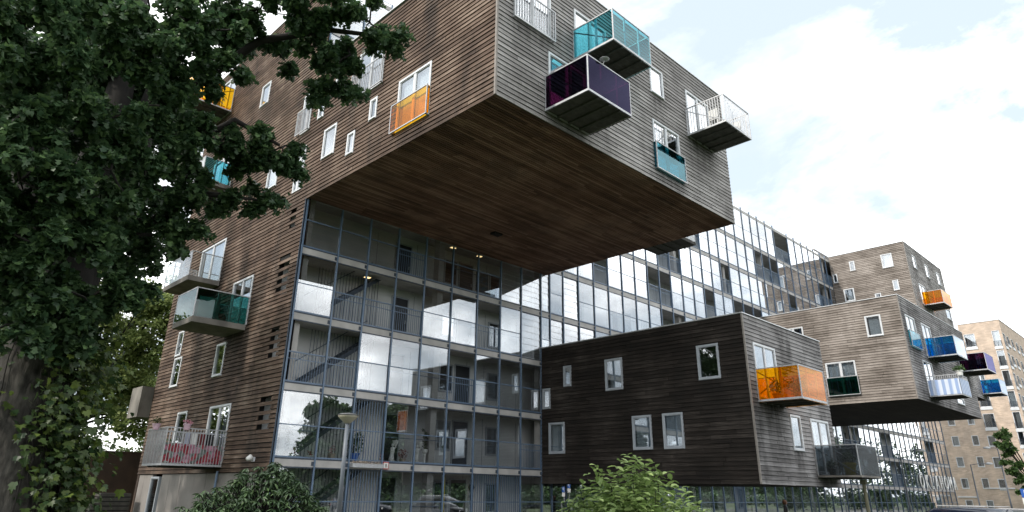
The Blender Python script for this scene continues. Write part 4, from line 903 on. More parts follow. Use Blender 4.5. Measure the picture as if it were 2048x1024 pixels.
T0 = (-10.70, -16.45, 0.0)
maple = thing('maple_tree', 'tall dark green maple filling the upper left, its trunk wrapped in ivy', 'tree', T0)
m = MB()
tr = [(-10.78, -16.5, -0.1), (-10.84, -16.5, 0.5), (-10.88, -16.51, 1.4), (-10.96, -16.5, 2.24), (-10.96, -16.48, 3.02), (-10.93, -16.38, 3.7)]
RR_ = [0.56, 0.44, 0.39, 0.36, 0.34, 0.32]
zs_ = np.linspace(-.1, 3.7, 64); tz = [p[2] for p in tr]
m.tube([(float(np.interp(z, tz, [p[0] for p in tr])), float(np.interp(z, tz, [p[1] for p in tr])), float(z)) for z in zs_], [float(np.interp(z, tz, RR_)) for z in zs_], 72)
from mathutils import noise as mn
for i, p in enumerate(m.v):
    a = math.atan2(p[1]+16.5, p[0]+10.9)
    cx_ = float(np.interp(p[2], tz, [q2[0] for q2 in tr])); cy_ = float(np.interp(p[2], tz, [q2[1] for q2 in tr]))
    crack = abs(mn.noise(Vector((math.cos(a)*7, math.sin(a)*7, p[2]*2.2)))) ; lump = mn.noise(Vector((math.cos(a)*1.3, math.sin(a)*1.3, p[2]*.9)))
    k = 1+0.10*lump+0.16*(min(crack, .25)-.12); m.v[i] = (cx_+(p[0]-cx_)*k, cy_+(p[1]-cy_)*k, p[2])
m.build('trunk', M_BARK, maple, smooth=True)
LIMBS = [([(-10.85, -16.38, 3.5), (-10.86, -16.08, 4.79), (-10.71, -15.7, 6.43), (-10.61, -15.25, 8.06), (-10.67, -14.93, 9.38)], .30), ([(-10.85, -16.38, 3.5), (-10.51, -15.78, 4.98), (-10.32, -15.74, 6.34), (-10.22, -15.74, 7.56), (-10.17, -15.82, 8.74)], .27),
    ([(-10.9, -16.42, 3.35), (-11.32, -15.78, 4.74), (-11.72, -14.83, 6.51), (-12.11, -14.11, 8.39)], .22), ([(-10.49, -15.78, 5.1), (-10.03, -16.55, 5.76), (-9.58, -17.04, 6.2), (-9.05, -17.33, 5.92)], .09),
    ([(-10.3, -15.75, 6.4), (-9.89, -16.65, 6.95), (-9.54, -17.3, 7.37), (-8.88, -17.98, 7.54), (-8.12, -18.44, 7.58)], .09), ([(-10.49, -15.78, 5.1), (-10.07, -16.41, 5.22), (-9.51, -16.81, 5.2), (-9.05, -16.99, 5.22)], .07), ([(-10.78, -16.0, 4.4), (-10.38, -16.11, 4.59), (-9.93, -16.35, 4.65)], .06)]
for pts, r in LIMBS:
    m = MB(); n = len(pts); m.tube(pts, [r*(1-0.78*i/(n-1)) for i in range(n)], 10); m.build('limb', M_BARKD, maple, smooth=True)
tw = MB()
P = []; S = []
for (x, y, z, r, dn) in MAPLE:
    n = int(2350*dn*r*r/(0.55**2)*0.98)+90
    for k in range(max(4, int(r*15))):                             # leafy twigs, not even fog
        e = blob((x, y, z), r*1.12, 1, .6)[0]; nn = max(8, n//max(4, int(r*15)))
        pb = blob(np.zeros(3), max(.13, r*0.33), nn, 0.6)
        pb[:, 2] -= 0.55*np.hypot(pb[:, 0], pb[:, 1])                # sprays hang at the tips
        P.append(pb+e); S.append(RNG.uniform(.042, .092, nn))
        b = np.array((x, y, z)); tw.tube([tuple(b), tuple((b+e)/2+RNG.normal(0, .03, 3)), tuple(e)], [.014, .010, .005], 4, caps=False)
P = np.concatenate(P); S = np.concatenate(S)
tw.build('twigs', M_BARKD, maple, kind='stuff')
leaf_parts(maple, P, leaf_frames(len(P), 0.55, 0.45), S, LEAF_MAPLE, M_MAPLE, mass=LEAF_STAR)
# ivy on its trunk
ivy = thing('ivy', 'ivy with some yellow leaves climbing the grey maple trunk', 'ivy', (-10.7, -17.0, 0.0))
m = MB()
IP = []; IY = []
cax = lambda z: np.array([np.interp(z, [0, 1.4, 2.24, 3.7, 6], [-10.82, -10.88, -10.96, -10.93, -10.78]), np.interp(z, [0, 3, 6], [-16.5, -16.49, -15.9])])
crad = lambda z: float(np.interp(z, [0, .5, 1.4, 3, 4, 6], [.50, .45, .41, .36, .33, .28]))
for s in range(26):
    a = random.choice([random.uniform(-0.75, 0.3), random.uniform(-0.55, 0.3), random.uniform(-0.9, 0.2), random.uniform(-2.4, -0.9)]); z = -0.02; pts = []
    while z < random.uniform(2.4, 5.6):
        c = cax(z); r = crad(z)+0.03; pts.append((c[0]+r*math.cos(a), c[1]+r*math.sin(a), z)); z += 0.16; a += random.gauss(0, .05)
    if len(pts) < 3: continue
    sm = MB(); sm.tube(pts, [0.012*(1-.7*i/len(pts)) for i in range(len(pts))], 5); sm.build('stem', M_BARKD, ivy)
    for (x, y, z) in pts:
        k = random.choice([0, 2, 5, 9, 14, 20])
        for _ in range(k):
            c = cax(z); dv = np.array([x-c[0], y-c[1]]); dv /= np.linalg.norm(dv); off = random.uniform(.02, .16) if random.random() < .7 else random.uniform(.1, .42)
            IP.append((x+dv[0]*off+random.gauss(0, .10), y+dv[1]*off+random.gauss(0, .10), z+random.gauss(0, .10))); IY.append(math.atan2(-dv[0], dv[1])+random.gauss(0, .5))
IP = np.array(IP)
leaf_parts(ivy, IP, leaf_frames(len(IP), 0.45, 0.75, np.array(IY)), np.clip(RNG.normal(.068, .022, len(IP)), .03, .12), LEAF_MAPLE, M_IVY, fold=.08)

# ------------------------------------------------------------------ shrubs in front
rho = thing('rhododendron', 'dark rhododendron bush with long drooping leaves beside the lamp post', 'shrub', (-6.7, -13.4, 0))
P = []; YW = []; st = MB(); AX = []
for i in range(1000):
    u = RNG.normal(size=3); u /= np.linalg.norm(u); u[2] = abs(u[2])*0.95
    rr = 0.84+0.16*RNG.random()
    hump = 1+0.12*math.sin(u[0]*5+1.0)+0.08*math.sin(u[1]*6)
    e = np.array([-6.7+u[0]*1.62*rr, -13.4+u[1]*1.25*rr, 0.45+u[2]*1.55*rr*hump])
    st.tube([(-6.7+u[0]*.25, -13.4+u[1]*.25, 0.05), tuple(e*0.5+np.array([-6.7, -13.4, .5])*0.5), tuple(e)], [.018, .012, .006], 4, caps=False)
    k = random.randint(8, 11); a0 = random.uniform(0, 6.28)
    for j in range(k): P.append(e+RNG.normal(0, .012, 3)); YW.append(a0+j*6.283/k+random.gauss(0, .15))
P = np.array(P); st.build('stems', M_BARKD, rho, kind='stuff')
leaf_parts(rho, P, leaf_frames(len(P), .28, 0.45, np.array(YW)), RNG.uniform(.085, .14, len(P)), LEAF_LANCE, M_RHODO, fold=.25, curl=.25)
shr = thing('leafy_shrub', 'light green leafy shrub in front of the dark timber box', 'shrub', (-3.55, -18.8, 0))
P = []; YW = []; 
for i in range(330):
    a = random.uniform(0, 6.283); rr = random.random()**.6; sx, sy = math.cos(a)*rr, math.sin(a)*rr
    hgt = (1.98-0.80*rr**2)*random.choice([random.uniform(.55, .95), random.uniform(.8, 1.0), random.uniform(1.0, 1.13)])
    if sx < -0.55 and random.random() < .5: hgt *= .8
    b = np.array([-3.55+sx*.35, -18.8+sy*.35, 0.0]); tp = np.array([-3.55+sx*1.30, -18.8+sy*1.1, hgt]); md = b*.45+tp*.55+np.array([sx*.18, sy*.15, .12])
    if i < 40:
        sm = MB(); sm.tube([tuple(b), tuple(md), tuple(tp)], [.016, .010, .004], 5); sm.build('stem', M_BARKD, shr)
    for t in np.linspace(.25, 1.0, 13):
        p = (1-t)**2*b+2*t*(1-t)*md+t*t*tp
        for s in (0, math.pi): P.append(p); YW.append(a+t*9+s+random.gauss(0, .4))
P = np.array(P)
leaf_parts(shr, P, leaf_frames(len(P), .30, -0.10, np.array(YW)), RNG.uniform(.09, .165, len(P)), LEAF_OVAL, M_SHRUB, fold=.18, curl=.18)
# low plants at the tree's foot
gp = []
for i in range(160):
    c = (random.uniform(-10.6, -7.0), random.uniform(-15.5, -5), random.uniform(.02, .3)); gp.append(blob(c, .28, 26, .5, .6))
gp = np.concatenate(gp); bV, bF = leaf_base(LEAF_IVY)
R_ = leaf_frames(len(gp), .5, .1); V = (np.einsum('nij,vj->nvi', R_, bV)*RNG.uniform(.06, .11, len(gp))[:, None, None]+gp[:, None, :]).reshape(-1, 3)
F = (bF[None]+(np.arange(len(gp))*len(bV))[:, None, None]).reshape(-1, 3)
np_mesh('ground_cover', V, F, M_IVY, None, np.repeat(RNG.random(len(gp)), len(bF)), kind='stuff')

# ------------------------------------------------------------------ trees further off
def tree(name, label, base, blobs, mat, leaf=.22, dens=240, trunk=(.22, 5), outline=LEAF_QUAD, group=None, limbs=True, cat='tree'):
    t = thing(name, label, cat, base, group); b = Vector(base)
    m = MB(); m.tube([tuple(b+Vector((0, 0, -.1))), tuple(b+Vector((.05, 0, trunk[1]*.5))), tuple(b+Vector((0, .05, trunk[1])))], [trunk[0]*1.25, trunk[0], trunk[0]*.75], 10); m.build('trunk', M_BARKD, t, smooth=True)
    P = []
    for (x, y, z, r) in blobs:
        if limbs:
            m = MB(); m.tube([tuple(b+Vector((0, 0, trunk[1]*.85))), ((x+b.x)/2, (y+b.y)/2, z*.55+(b.z+trunk[1])*.45), (x, y, z)], [trunk[0]*.45, trunk[0]*.28, .03], 6); m.build('limb', M_BARKD, t)
        for k in range(max(4, int(r*7))):
            e = blob((x, y, z), r*.95, 1)[0]; n = int(dens*r*r/max(4, int(r*7))); P.append(blob(e, r*.38, n, .6))
    P = np.concatenate(P); R = leaf_frames(len(P), .6, .25); bV, bF = leaf_base(outline)
    V = (np.einsum('nij,vj->nvi', R, bV)*RNG.uniform(leaf*.7, leaf*1.2, len(P))[:, None, None]+P[:, None, :]).reshape(-1, 3); F = (bF[None]+(np.arange(len(P))*len(bV))[:, None, None]).reshape(-1, 3)
    np_mesh('crown', V, F, mat, t, np.repeat(RNG.random(len(P)), len(bF)), kind=None)
    return t
BG = [(-3.79, 17.92, 12.49), (-2.2, 17.56, 11.88), (-0.68, 17.17, 11.81), (0.17, 16.93, 11.33), (-2.86, 17.72, 9.19), (-1.22, 17.32, 9.39), (0.04, 16.96, 9.25), (0.57, 16.8, 10.49), (-1.96, 17.51, 7.08), (-0.32, 17.07, 7.23), (0.74, 16.75, 5.39), (-0.67, 17.17, 5.3), (-2.9, 17.6, 5.6), (0.05, 16.96, 7.82), (0.44, 16.84, 11.98)]
def far(p, k): return tuple(CAMP[i]+(p[i]-CAMP[i])*k for i in range(3))
bl = [(*far(p, 1.24), 1.85+.2*math.sin(i*2)) for i, p in enumerate(BG)]+[(*far(p, 1.30), 1.7) for p in ((-2.6, 17.6, 10.8), (-1.0, 17.2, 10.5), (-2.4, 17.6, 8.0), (-.9, 17.2, 8.2), (.3, 16.9, 6.4), (-1.4, 17.3, 6.0))]
tree('broadleaf_tree', 'sunlit green tree seen past the left corner of the block', (-.6, 27.5, 0), [b for b in bl if b[0] > -1.6], M_BGLEAF, leaf=.30, dens=420, trunk=(.25, 6))
tree('broadleaf_tree', 'tall dark tree behind the maple trunk at the left edge', (-9.8, 8.5, 0), [(-9.8+2.3*math.cos(i*1.9), 8.5+2.6*math.sin(i*1.9), 6.2+i*.70, 1.9) for i in range(18)], M_MAPLE, leaf=.26, dens=300, trunk=(.35, 6))
tree('broadleaf_tree', 'broad dark tree close behind the maple at the left edge', (-10.8, 2.2, 0), [(-10.8+2.3*math.cos(i*2.1), 2.2+2.8*math.sin(i*2.1), 5.6+i*.66, 1.9) for i in range(17)], M_MAPLE, leaf=.26, dens=300, trunk=(.35, 6))
tree('broadleaf_tree', 'green tree half hidden behind the maple trunk', (-3.8, 29.0, 0), [b for b in bl if b[0] <= -1.6]+[(-5.6, 29, 9, 1.9), (-5, 29.4, 12.5, 1.8)]+[(-8.5-1.5*math.cos(i*2.3), 30+2*math.sin(i*1.7), 4.5+.75*i, 2.0) for i in range(13)], M_BGLEAF, leaf=.30, dens=420, trunk=(.25, 6))
for i, (x, y, h_, r) in enumerate([(4.5, 74, 6.5, 3.0), (9.0, 70, 7.5, 3.4), (13.5, 73, 6.2, 3.0), (18.0, 72, 7.2, 3.3), (0.5, 78, 6.8, 3.2), (22, 76, 6.5, 3.2)]):
    labs = ['small hazy tree far off, nearest the maple trunk', 'rounded pale tree far off above the brown wall', 'low pale tree far off behind the brown wall', 'pale tree far off beside the corner of the block', 'hazy tree far off behind the ivy', 'pale tree far off at the foot of the block corner']
    tree('distant_tree', labs[i], (x, y, 0), [(x-r*.5, y, h_-2, r*.6), (x+r*.5, y, h_-1.8, r*.62), (x, y, h_-.6, r*.6)], M_BGLEAF2, leaf=.5, dens=90, trunk=(.25, 3), group='pale trees far beyond the brown wall', limbs=False)
tree('street_tree', 'clipped street tree leaning in at the right edge before the brick building', (41.95, -16.4, -.15), [(41.60, -15.05, 5.45, .40), (41.68, -15.5, 5.5, .42), (41.61, -15.2, 4.9, .48), (41.70, -15.65, 4.45, .45), (41.6, -15.15, 4.0, .42), (41.7, -15.6, 3.6, .48), (41.62, -15.25, 3.15, .36), (41.73, -15.8, 2.85, .52), (41.68, -15.6, 2.2, .42), (41.81, -16.25, 2.1, .55)], M_PLANE, leaf=.17, dens=3400, trunk=(.14, 2.2))
# wood across the street: only its reflection shows in the glass
ow = []
for i in range(62):
    x = -40+i*3.2+random.uniform(-1.2, 1.2); y = -46+random.uniform(-5, 4); h_ = random.choice([5, 6, 6.5, 7.5])*random.uniform(.85, 1.1)
    if 30 < x < 48: h_ = random.uniform(12, 13.5)
    for k in range(11 if not 24 < x < 46 else 22): ow.append(blob((x+random.uniform(-1.4, 1.4), y+random.uniform(-1, 1), h_*random.uniform(.05, .88)), random.uniform(1.3, 2.1), 400, .5))
for i in range(110): ow.append(blob((4+i*2.2, -31+random.uniform(-.5, .5), random.uniform(.4, 1.6)), 1.25, 150, .5))
for i in range(22):
    x = 84+i*7.0; h_ = random.uniform(8, 13)
    for k in range(8): ow.append(blob((x+random.uniform(-1.8, 1.8), -20+random.uniform(-1, 1), h_*random.uniform(.06, .9)), random.uniform(1.3, 2.2), 200, .5))
ow = np.concatenate(ow); bV = np.array([(0, 0, 0), (.4, .45, .1), (0, 1.0, 0), (-.4, .45, .1)]); bF = np.array([(0, 1, 2), (0, 2, 3)]); R_ = leaf_frames(len(ow), .6, .2)
V = (np.einsum('nij,vj->nvi', R_, bV)*RNG.uniform(.3, .62, len(ow))[:, None, None]+ow[:, None, :]).reshape(-1, 3); F = (bF[None]+(np.arange(len(ow))*len(bV))[:, None, None]).reshape(-1, 3)
np_mesh('wood_across_street', V, F, M_MAPLE, None, np.repeat(RNG.random(len(ow)), len(bF)), kind='stuff')

# ------------------------------------------------------------------ garden wall and steps at the left
gw = thing('garden_wall', 'long rust brown steel garden wall behind the maple', 'wall', (-6, 20.1, 0))
x = -16.0
while x < 14:
    m = MB(); m.box(x+.006, x+2.494, 20, 20.2, -.1, 3.48); m.build('panel', M_RUST, gw); x += 2.5
m = MB(); m.box(-16, 14, 19.97, 20.23, 3.482, 3.55); m.build('coping', M_RUST, gw)
stp = thing('steps', 'dark stacked steps beside the concrete end wall', 'steps', (-1.6, 12.8, 0))
for i in range(7):
    m = MB(); m.box(-2.6+i*.13, -.45, 13.2+.02*i, 14.2, i*.20, i*.20+.15); m.build('step', M_STEP, stp)
    if i < 6: m = MB(); m.box(-2.4+i*.13, -.5, 13.3, 14.15, i*.20+.151, i*.20+.199); m.build('riser', M_BACK, stp)

# ------------------------------------------------------------------ brick building at the right
BX, BY, BT = 105.0, -6.6, 25.75
bb = thing('brick_apartment_building', 'buff brick apartment building with white reveals at the right edge', 'building', (BX, BY, 0))
def bbox_(name, mat, *a, parent=None):
    m = MB(); m.box(*a); return m.build(name, mat, parent or bb)
fbw, fbs = Face('W', BX), Face('S', BY)
BWIN = []; BS = []
rows = [8.5, 5.67, 2.84, 11.33]
for zi, z in enumerate([0.35]+[0.35+2.83*k for k in range(1, 5)]):
    BWIN += [(1.70, 2.60, z-.2 if zi else .1, z+1.2), (-.74, .10, z-.2 if zi else .1, z+1.2)]
    BWIN += [(4.2, 5.05, z-.2 if zi else .1, z+1.2)]
for z in (2.62, 5.45, 8.28): BWIN.append((-2.75, -1.80, z+.2, z+1.65))
for k in range(5): BWIN.append((-3.25, -1.88, 10.95+2.83*k, 12.9+2.83*k))
for k in range(5): BWIN.append((-6.3, -5.38, 10.65+2.83*k, 12.95+2.83*k))
for k in range(4): BWIN.append((-6.1, -5.38, -.0+2.83*k, 1.9+2.83*k))
for k in range(8):
    z = 2.15+2.83*k
    BS += [(105.35, 106.6, z, z+1.95), (107.5, 108.9, z+.55, z+1.85), (110.4, 111.5, z+.55, z+1.85), (113.6, 114.8, z+.55, z+1.85), (116.5, 117.7, z+.55, z+1.85), (119.6, 120.8, z+.55, z+1.85)]
def bshell(face, u0, u1, z0, z1, holes, name):
    us = sorted({u0, u1, *[h for q2 in holes for h in q2[:2]]}); zs = sorted({z0, z1, *[h for q2 in holes for h in q2[2:]]}); m = MB(); P = face.pt
    for a, b in zip(us, us[1:]):
        for c, d in zip(zs, zs[1:]):
            if any(h[0] < (a+b)/2 < h[1] and h[2] < (c+d)/2 < h[3] for h in holes): continue
            m.face([P(a, 0, c), P(b, 0, c), P(b, 0, d), P(a, 0, d)])
    for a, b, c, d in holes:
        for p0, r0 in (((a, c), (b, c)), ((b, c), (b, d)), ((b, d), (a, d)), ((a, d), (a, c))): m.face([P(p0[0], 0, p0[1]), P(r0[0], 0, r0[1]), P(r0[0], -.25, r0[1]), P(p0[0], -.25, p0[1])])
    return m.build(name, M_BRICK, bb)
bshell(fbw, BY, -1.4, -.2, BT, [h for h in BWIN if h[1] < -1.4], 'wall')
bshell(fbw, -1.4, 16, -.2, 21.0, [h for h in BWIN if h[0] > -1.4], 'wall')
bshell(fbs, BX, 140, -.2, BT, BS, 'wall')
bbox_('core', M_BACK, BX+1.2, 139, BY+1.2, 15, 0, 20.9); bbox_('roof', M_ROOF, BX+.02, 139.9, BY+.02, -1.42, BT-.25, BT-.05); bbox_('roof', M_ROOF, BX+.02, 139.9, -1.41, 15.9, 20.8, 20.95); bbox_('core', M_BACK, BX+1.2, 139, BY+1.2, -1.41, 20.91, BT-.26)
bbox_('side_wall', M_BRICK, BX+.02, 139.9, -1.6, -1.401, 20.96, BT)
m = MB(); fbw.box(m, BY-.06, -1.4, -.2, .06, BT, BT+.08); fbs.box(m, BX+.21, 140, -.2, .06, BT, BT+.08); m.build('parapet_coping', M_COPE, bb)
def bwin(face, h, loggia):
    a, b, c, d = h; m = MB(); B = face.box; f = .07
    B(m, a, a+f, -.22, .02, c, d); B(m, b-f, b, -.22, .02, c, d); B(m, a+f, b-f, -.22, .02, d-f, d); B(m, a+f, b-f, -.22, .05, c, c+.14)
    o = m.build('window', M_FRAME, bb)
    m = MB(); B(m, a+f, b-f, -.17, -.155, c+.14, d-f); m.build('pane', M_GLASS, o)
    if random.random() < .6:
        m = MB(); t = random.uniform(.3, 1.0); B(m, a+f, a+f+(b-a-2*f)*t, -.24, -.22, c+.14, d-f); m.build('curtain', random.choice([M_CURT, M_CURT, M_INT]), o)
    if loggia:
        m = MB()
        for i in range(5): B(m, a-.02, b+.02, .04, .065, c+.12+i*.17, c+.145+i*.17)
        for u in (a, (a+b)/2, b-.03): B(m, u, u+.03, .065, .085, c+.05, c+.85)
        m.build('guard_rail', M_STEELD, o)
        m = MB(); B(m, a-.05, b+.05, .003, .10, c-.36, c-.01); m.build('spandrel', M_FRAME, o)
for h in BWIN: bwin(fbw, h, h[3]-h[2] > 1.6 and h[2] > 3)
for h in BS: bwin(fbs, h, True)
for (a, b, z) in ((-3.6, -.2, 3.0), (.9, 3.4, 1.85), (-6.5, -4.2, 1.98)):
    m = MB(); fbw.box(m, a, b, .004, .09, z, z+.16); m.build('lintel_band', M_FRAME, bb)

# ------------------------------------------------------------------ lamps and signs
lp = thing('street_lamp', 'grey post top street lamp with a yellowed funnel shade near the stairs', 'street lamp', (-1.95, -8.2, 0), 'street lamps')
m = MB(); m.tube([(-1.95, -8.2, -.1), (-1.95, -8.2, 1.0)], .085, 14); m.build('base_sleeve', M_POLE, lp, smooth=True)
m = MB(); m.tube([(-1.95, -8.2, 1.0), (-1.95, -8.2, 3.36)], [.062, .052], 14); m.build('pole', M_POLE, lp, smooth=True)
m = MB(); m.lathe((-1.95, -8.2, 3.36), [(.055, 0), (.09, .02), (.245, .15), (.275, .19), (.27, .215)], 24); m.build('lamp_bowl', M_LAMPBOWL, lp, smooth=True)
m = MB(); m.lathe((-1.95, -8.2, 3.577), [(.292, 0), (.292, .018), (.20, .05), (.06, .07)], 24); m.build('lamp_cap', M_LAMPTOP, lp, smooth=True)
def arm_lamp(x, y, h_, arm, label, two=False):
    t = thing('street_lamp', label, 'street lamp', (x, y, 0), 'street lamps')
    m = MB(); m.tube([(x, y, -.3), (x, y, h_*.35), (x, y, h_)], [.09, .07, .05], 10); m.build('pole', M_POLE, t, smooth=True)
    for s in ((1, -1) if two else (1,)):
        m = MB(); m.tube([(x, y, h_-.05), (x+arm[0]*.5*s, y+arm[1]*.5*s, h_+.06), (x+arm[0]*s, y+arm[1]*s, h_+.05)], .03, 8); m.build('arm', M_POLE, t)
        m = MB(); hx, hy = x+arm[0]*s, y+arm[1]*s; d = Vector((arm[0]*s, arm[1]*s, 0)).normalized(); m.tube([(hx, hy, h_+.05), (hx+d.x*.25, hy+d.y*.25, h_+.07), (hx+d.x*.62, hy+d.y*.62, h_+.06)], [.06, .13, .07], 10); m.build('lamp_head', M_FRAME, t, smooth=True)
arm_lamp(47.9, -7.2, 5.0, (.35, -1.1), 'thin arm street lamp in front of the shop lettering')
arm_lamp(71.5, -6.5, 4.9, (.4, -1.2), 'thin arm street lamp before the buff brick wall')
arm_lamp(70.0, -9.4, 6.25, (.35, -.5), 'taller two headed street lamp beside the clipped street tree', True)
pp = thing('post', 'mossy brown post under the mesh screened balcony', 'post', (21.6, -13.35, 0))
m = MB(); m.tube([(21.6, -13.35, -.1), (21.6, -13.35, 2.2)], [.085, .075], 12); m.build('shaft', M_MOSSPOLE, pp, smooth=True)
m = MB(); m.box(21.48, 21.72, -13.47, -13.23, 2.2, 2.385); m.build('head', M_MOSSPOLE, pp)
ps = thing('parking_sign', 'blue parking sign with a white plate below at the right edge', 'sign', (35.95, -16.75, 0))
vd = Vector((CAMP.x-35.95, CAMP.y+16.75, 0)).normalized(); rx = math.atan2(vd.y, vd.x)+math.pi/2
m = MB(); m.tube([(35.95, -16.75, -.2), (35.95, -16.75, 2.25)], .035, 8); m.build('pole', M_GALV, ps)
def plate(name, mat, z0, z1, wd):
    m = MB(); rt = Vector((math.cos(rx), math.sin(rx), 0)); c = Vector((35.95, -16.75, 0))+vd*.05
    a, b = c-rt*wd/2, c+rt*wd/2; k = vd*.015
    m.hexa([(a.x+k.x, a.y+k.y, z0), (b.x+k.x, b.y+k.y, z0), (b.x, b.y, z0), (a.x, a.y, z0), (a.x+k.x, a.y+k.y, z1), (b.x+k.x, b.y+k.y, z1), (b.x, b.y, z1), (a.x, a.y, z1)]); return m.build(name, mat, ps)
plate('plate', M_BLUEP, 1.78, 2.22, .46); plate('sub_plate', M_WHITE, 1.42, 1.75, .46)
pc = Vector((35.95, -16.75, 0))+vd*.072
text_obj('P', .46, M_WHITE, ps, (pc.x, pc.y, 1.84), (math.pi/2, 0, rx), name='letter', extrude=.003)
bs = thing('letter_sign', 'small white sign with red border reading B under the statues', 'sign', (5.11, -.10, 2.5))
m = MB(); m.box(4.97, 5.25, -.10, -.075, 2.48, 2.77); m.build('border', M_REDP, bs)
m = MB(); m.box(5.005, 5.215, -.108, -.101, 2.515, 2.735); m.build('plate', M_WHITE, bs)
text_obj('B', .20, M_BLACKP, bs, (5.11, -.111, 2.555), (math.pi/2, 0, 0), extrude=.002)
wl = thing('wall_lamp', 'white outdoor lamp on the boards above the rhododendron', 'wall lamp', (-.05, 1.33, 2.7))
m = MB(); m.box(-.11, -.035, 1.25, 1.42, 2.62, 2.78); m.build('bracket', M_FRAME, wl)
m = MB(); m.tube([(-.11, 1.335, 2.72), (-.22, 1.30, 2.75), (-.36, 1.24, 2.70)], [.07, .12, .07], 10); m.build('shade', M_WHITE, wl, smooth=True)

# ------------------------------------------------------------------ things along the gallery and on the balconies
def potted(name, label, c, r, h_, mat, leafmat_, outline, n, rr, leaf, cat='potted plant', group=None, tall=1.0, stemh=.0):
    t = thing(name, label, cat, c, group)
    m = MB(); m.lathe(c, [(r*.68, 0), (r*.75, h_*.1), (r*.95, h_*.8), (r*1.08, h_*.82), (r*1.08, h_)], 14); m.build('pot', mat, t, smooth=False)
    m = MB(); m.lathe((c[0], c[1], c[2]+h_*.9), [(r*.9, 0), (r*.5, h_*.12)], 12); m.build('soil', M_BACK, t)
    P = blob((c[0], c[1], c[2]+h_+rr*tall*.8+stemh), rr, n, .5, tall); bV, bF = leaf_base(outline); R = leaf_frames(n, .6, .1)
    V = (np.einsum('nij,vj->nvi', R, bV)*RNG.uniform(leaf*.7, leaf*1.2, n)[:, None, None]+P[:, None, :]).reshape(-1, 3); F = (bF[None]+(np.arange(n)*len(bV))[:, None, None]).reshape(-1, 3)
    np_mesh('leaves', V, F, leafmat_, t, np.repeat(RNG.random(n), len(bF)))
    m = MB(); m.tube([(c[0], c[1], c[2]+h_*.9), (c[0]+.01, c[1], c[2]+h_+rr*tall*1.2+stemh)], [.014, .008], 5); m.build('stem', M_BARKD, t)
    return t
F1 = 2.785
potted('potted_plant', 'red flowers in a small white pot near the left pier of the gallery', (.93, .22, F1), .09, .14, M_WHITE, M_RED, LEAF_OVAL, 60, .14, .07)
potted('potted_plant', 'dark pink flowers in a low white bowl in the first gallery bay', (1.68, .22, F1), .13, .10, M_WHITE, M_RED, LEAF_OVAL, 60, .13, .07)
potted('potted_plant', 'pale round pot with dry flowers behind the street lamp', (2.66, .22, F1), .15, .22, M_TERRA, M_PINK, LEAF_OVAL, 70, .17, .07)
potted('potted_plant', 'red leaved plant in a bowl between the two statues', (6.2, .25, F1), .15, .16, M_TERRA, M_RED, LEAF_OVAL, 110, .24, .09)
potted('potted_plant', 'small pot of pale flowers left of the first statue', (5.08, .22, F1), .10, .14, M_TERRA, M_PINK, LEAF_OVAL, 50, .12, .06)
potted('potted_plant', 'tall dark leafy plant against the left pier', (.72, .60, F1), .16, .24, M_TERRA, M_RHODO, LEAF_OVAL, 150, .24, .2, tall=2.4, stemh=.2)
potted('potted_plant', 'big dark bush in a blue tub behind the security bars', (3.95, .62, F1), .22, .3, M_BLUEP, M_RHODO, LEAF_OVAL, 320, .42, .14, tall=1.25)
def statue(x, y, z, label):
    t = thing('statue', label, 'statue', (x, y, z), 'white garden statues on the gallery')
    m = MB(); m.lathe((x, y, z), [(.15, 0), (.16, .03), (.13, .05), (.13, .08)], 16); m.build('plinth', M_WHITE, t)
    m = MB(); prof = [(.115, .08), (.12, .14), (.10, .26), (.085, .36), (.10, .42), (.085, .50), (.105, .57), (.095, .61), (.035, .63), (.033, .65)]
    m.lathe((x, y, z), prof, 18, sx=1.0, sy=.8)
    for i, p in enumerate(m.v):
        a = math.atan2(p[1]-y, p[0]-x); k = 1+.07*math.sin(a*7+p[2]*16); m.v[i] = (x+(p[0]-x)*k+.02*math.sin(p[2]*8), y+(p[1]-y)*k, p[2])
    m.lathe((x-.01, y-.005, z+.65), [(.02, 0), (.048, .025), (.056, .06), (.046, .10), (.015, .125)], 14)
    m.tube([(x-.09, y, z+.58), (x-.10, y-.07, z+.46), (x+.02, y-.10, z+.46)], [.03, .026, .02], 8); m.tube([(x+.08, y, z+.58), (x+.15, y-.04, z+.62), (x+.14, y-.03, z+.69)], [.03, .025, .02], 8)
    m.build('figure', M_WHITE, t, smooth=True)
    m = MB(); m.lathe((x+.125, y-.02, z+.66), [(.03, 0), (.07, .04), (.115, .13), (.125, .20), (.14, .215), (.135, .24)], 16); m.build('urn', M_WHITE, t, smooth=True)
    return t
statue(5.66, .30, F1, 'white statue carrying an urn, in front of the dark door')
statue(7.0, .30, F1, 'white statue carrying a planted urn, beside the tall column pot')
up = thing('column_planter', 'slim white column planter with a leafy climber', 'planter', (7.45, .32, F1))
m = MB(); m.lathe((7.45, .32, F1), [(.09, 0), (.09, .03), (.055, .05), (.05, .38), (.07, .42)], 14); m.build('column', M_WHITE, up, smooth=True)
m = MB(); m.lathe((7.45, .32, F1+.42), [(.05, 0), (.12, .05), (.14, .13), (.12, .18), (.13, .20)], 14); m.build('bowl', M_WHITE, up, smooth=True)
P = np.concatenate([blob((7.45+random.gauss(0, .05), .34, F1+.65+.1*k), .13-.006*k, 26, .5) for k in range(9)]); bV, bF = leaf_base(LEAF_IVY); R_ = leaf_frames(len(P), .6, .4)
V = (np.einsum('nij,vj->nvi', R_, bV)*RNG.uniform(.05, .09, len(P))[:, None, None]+P[:, None, :]).reshape(-1, 3); F = (bF[None]+(np.arange(len(P))*len(bV))[:, None, None]).reshape(-1, 3); np_mesh('leaves', V, F, M_RHODO, up, np.repeat(RNG.random(len(P)), len(bF)))
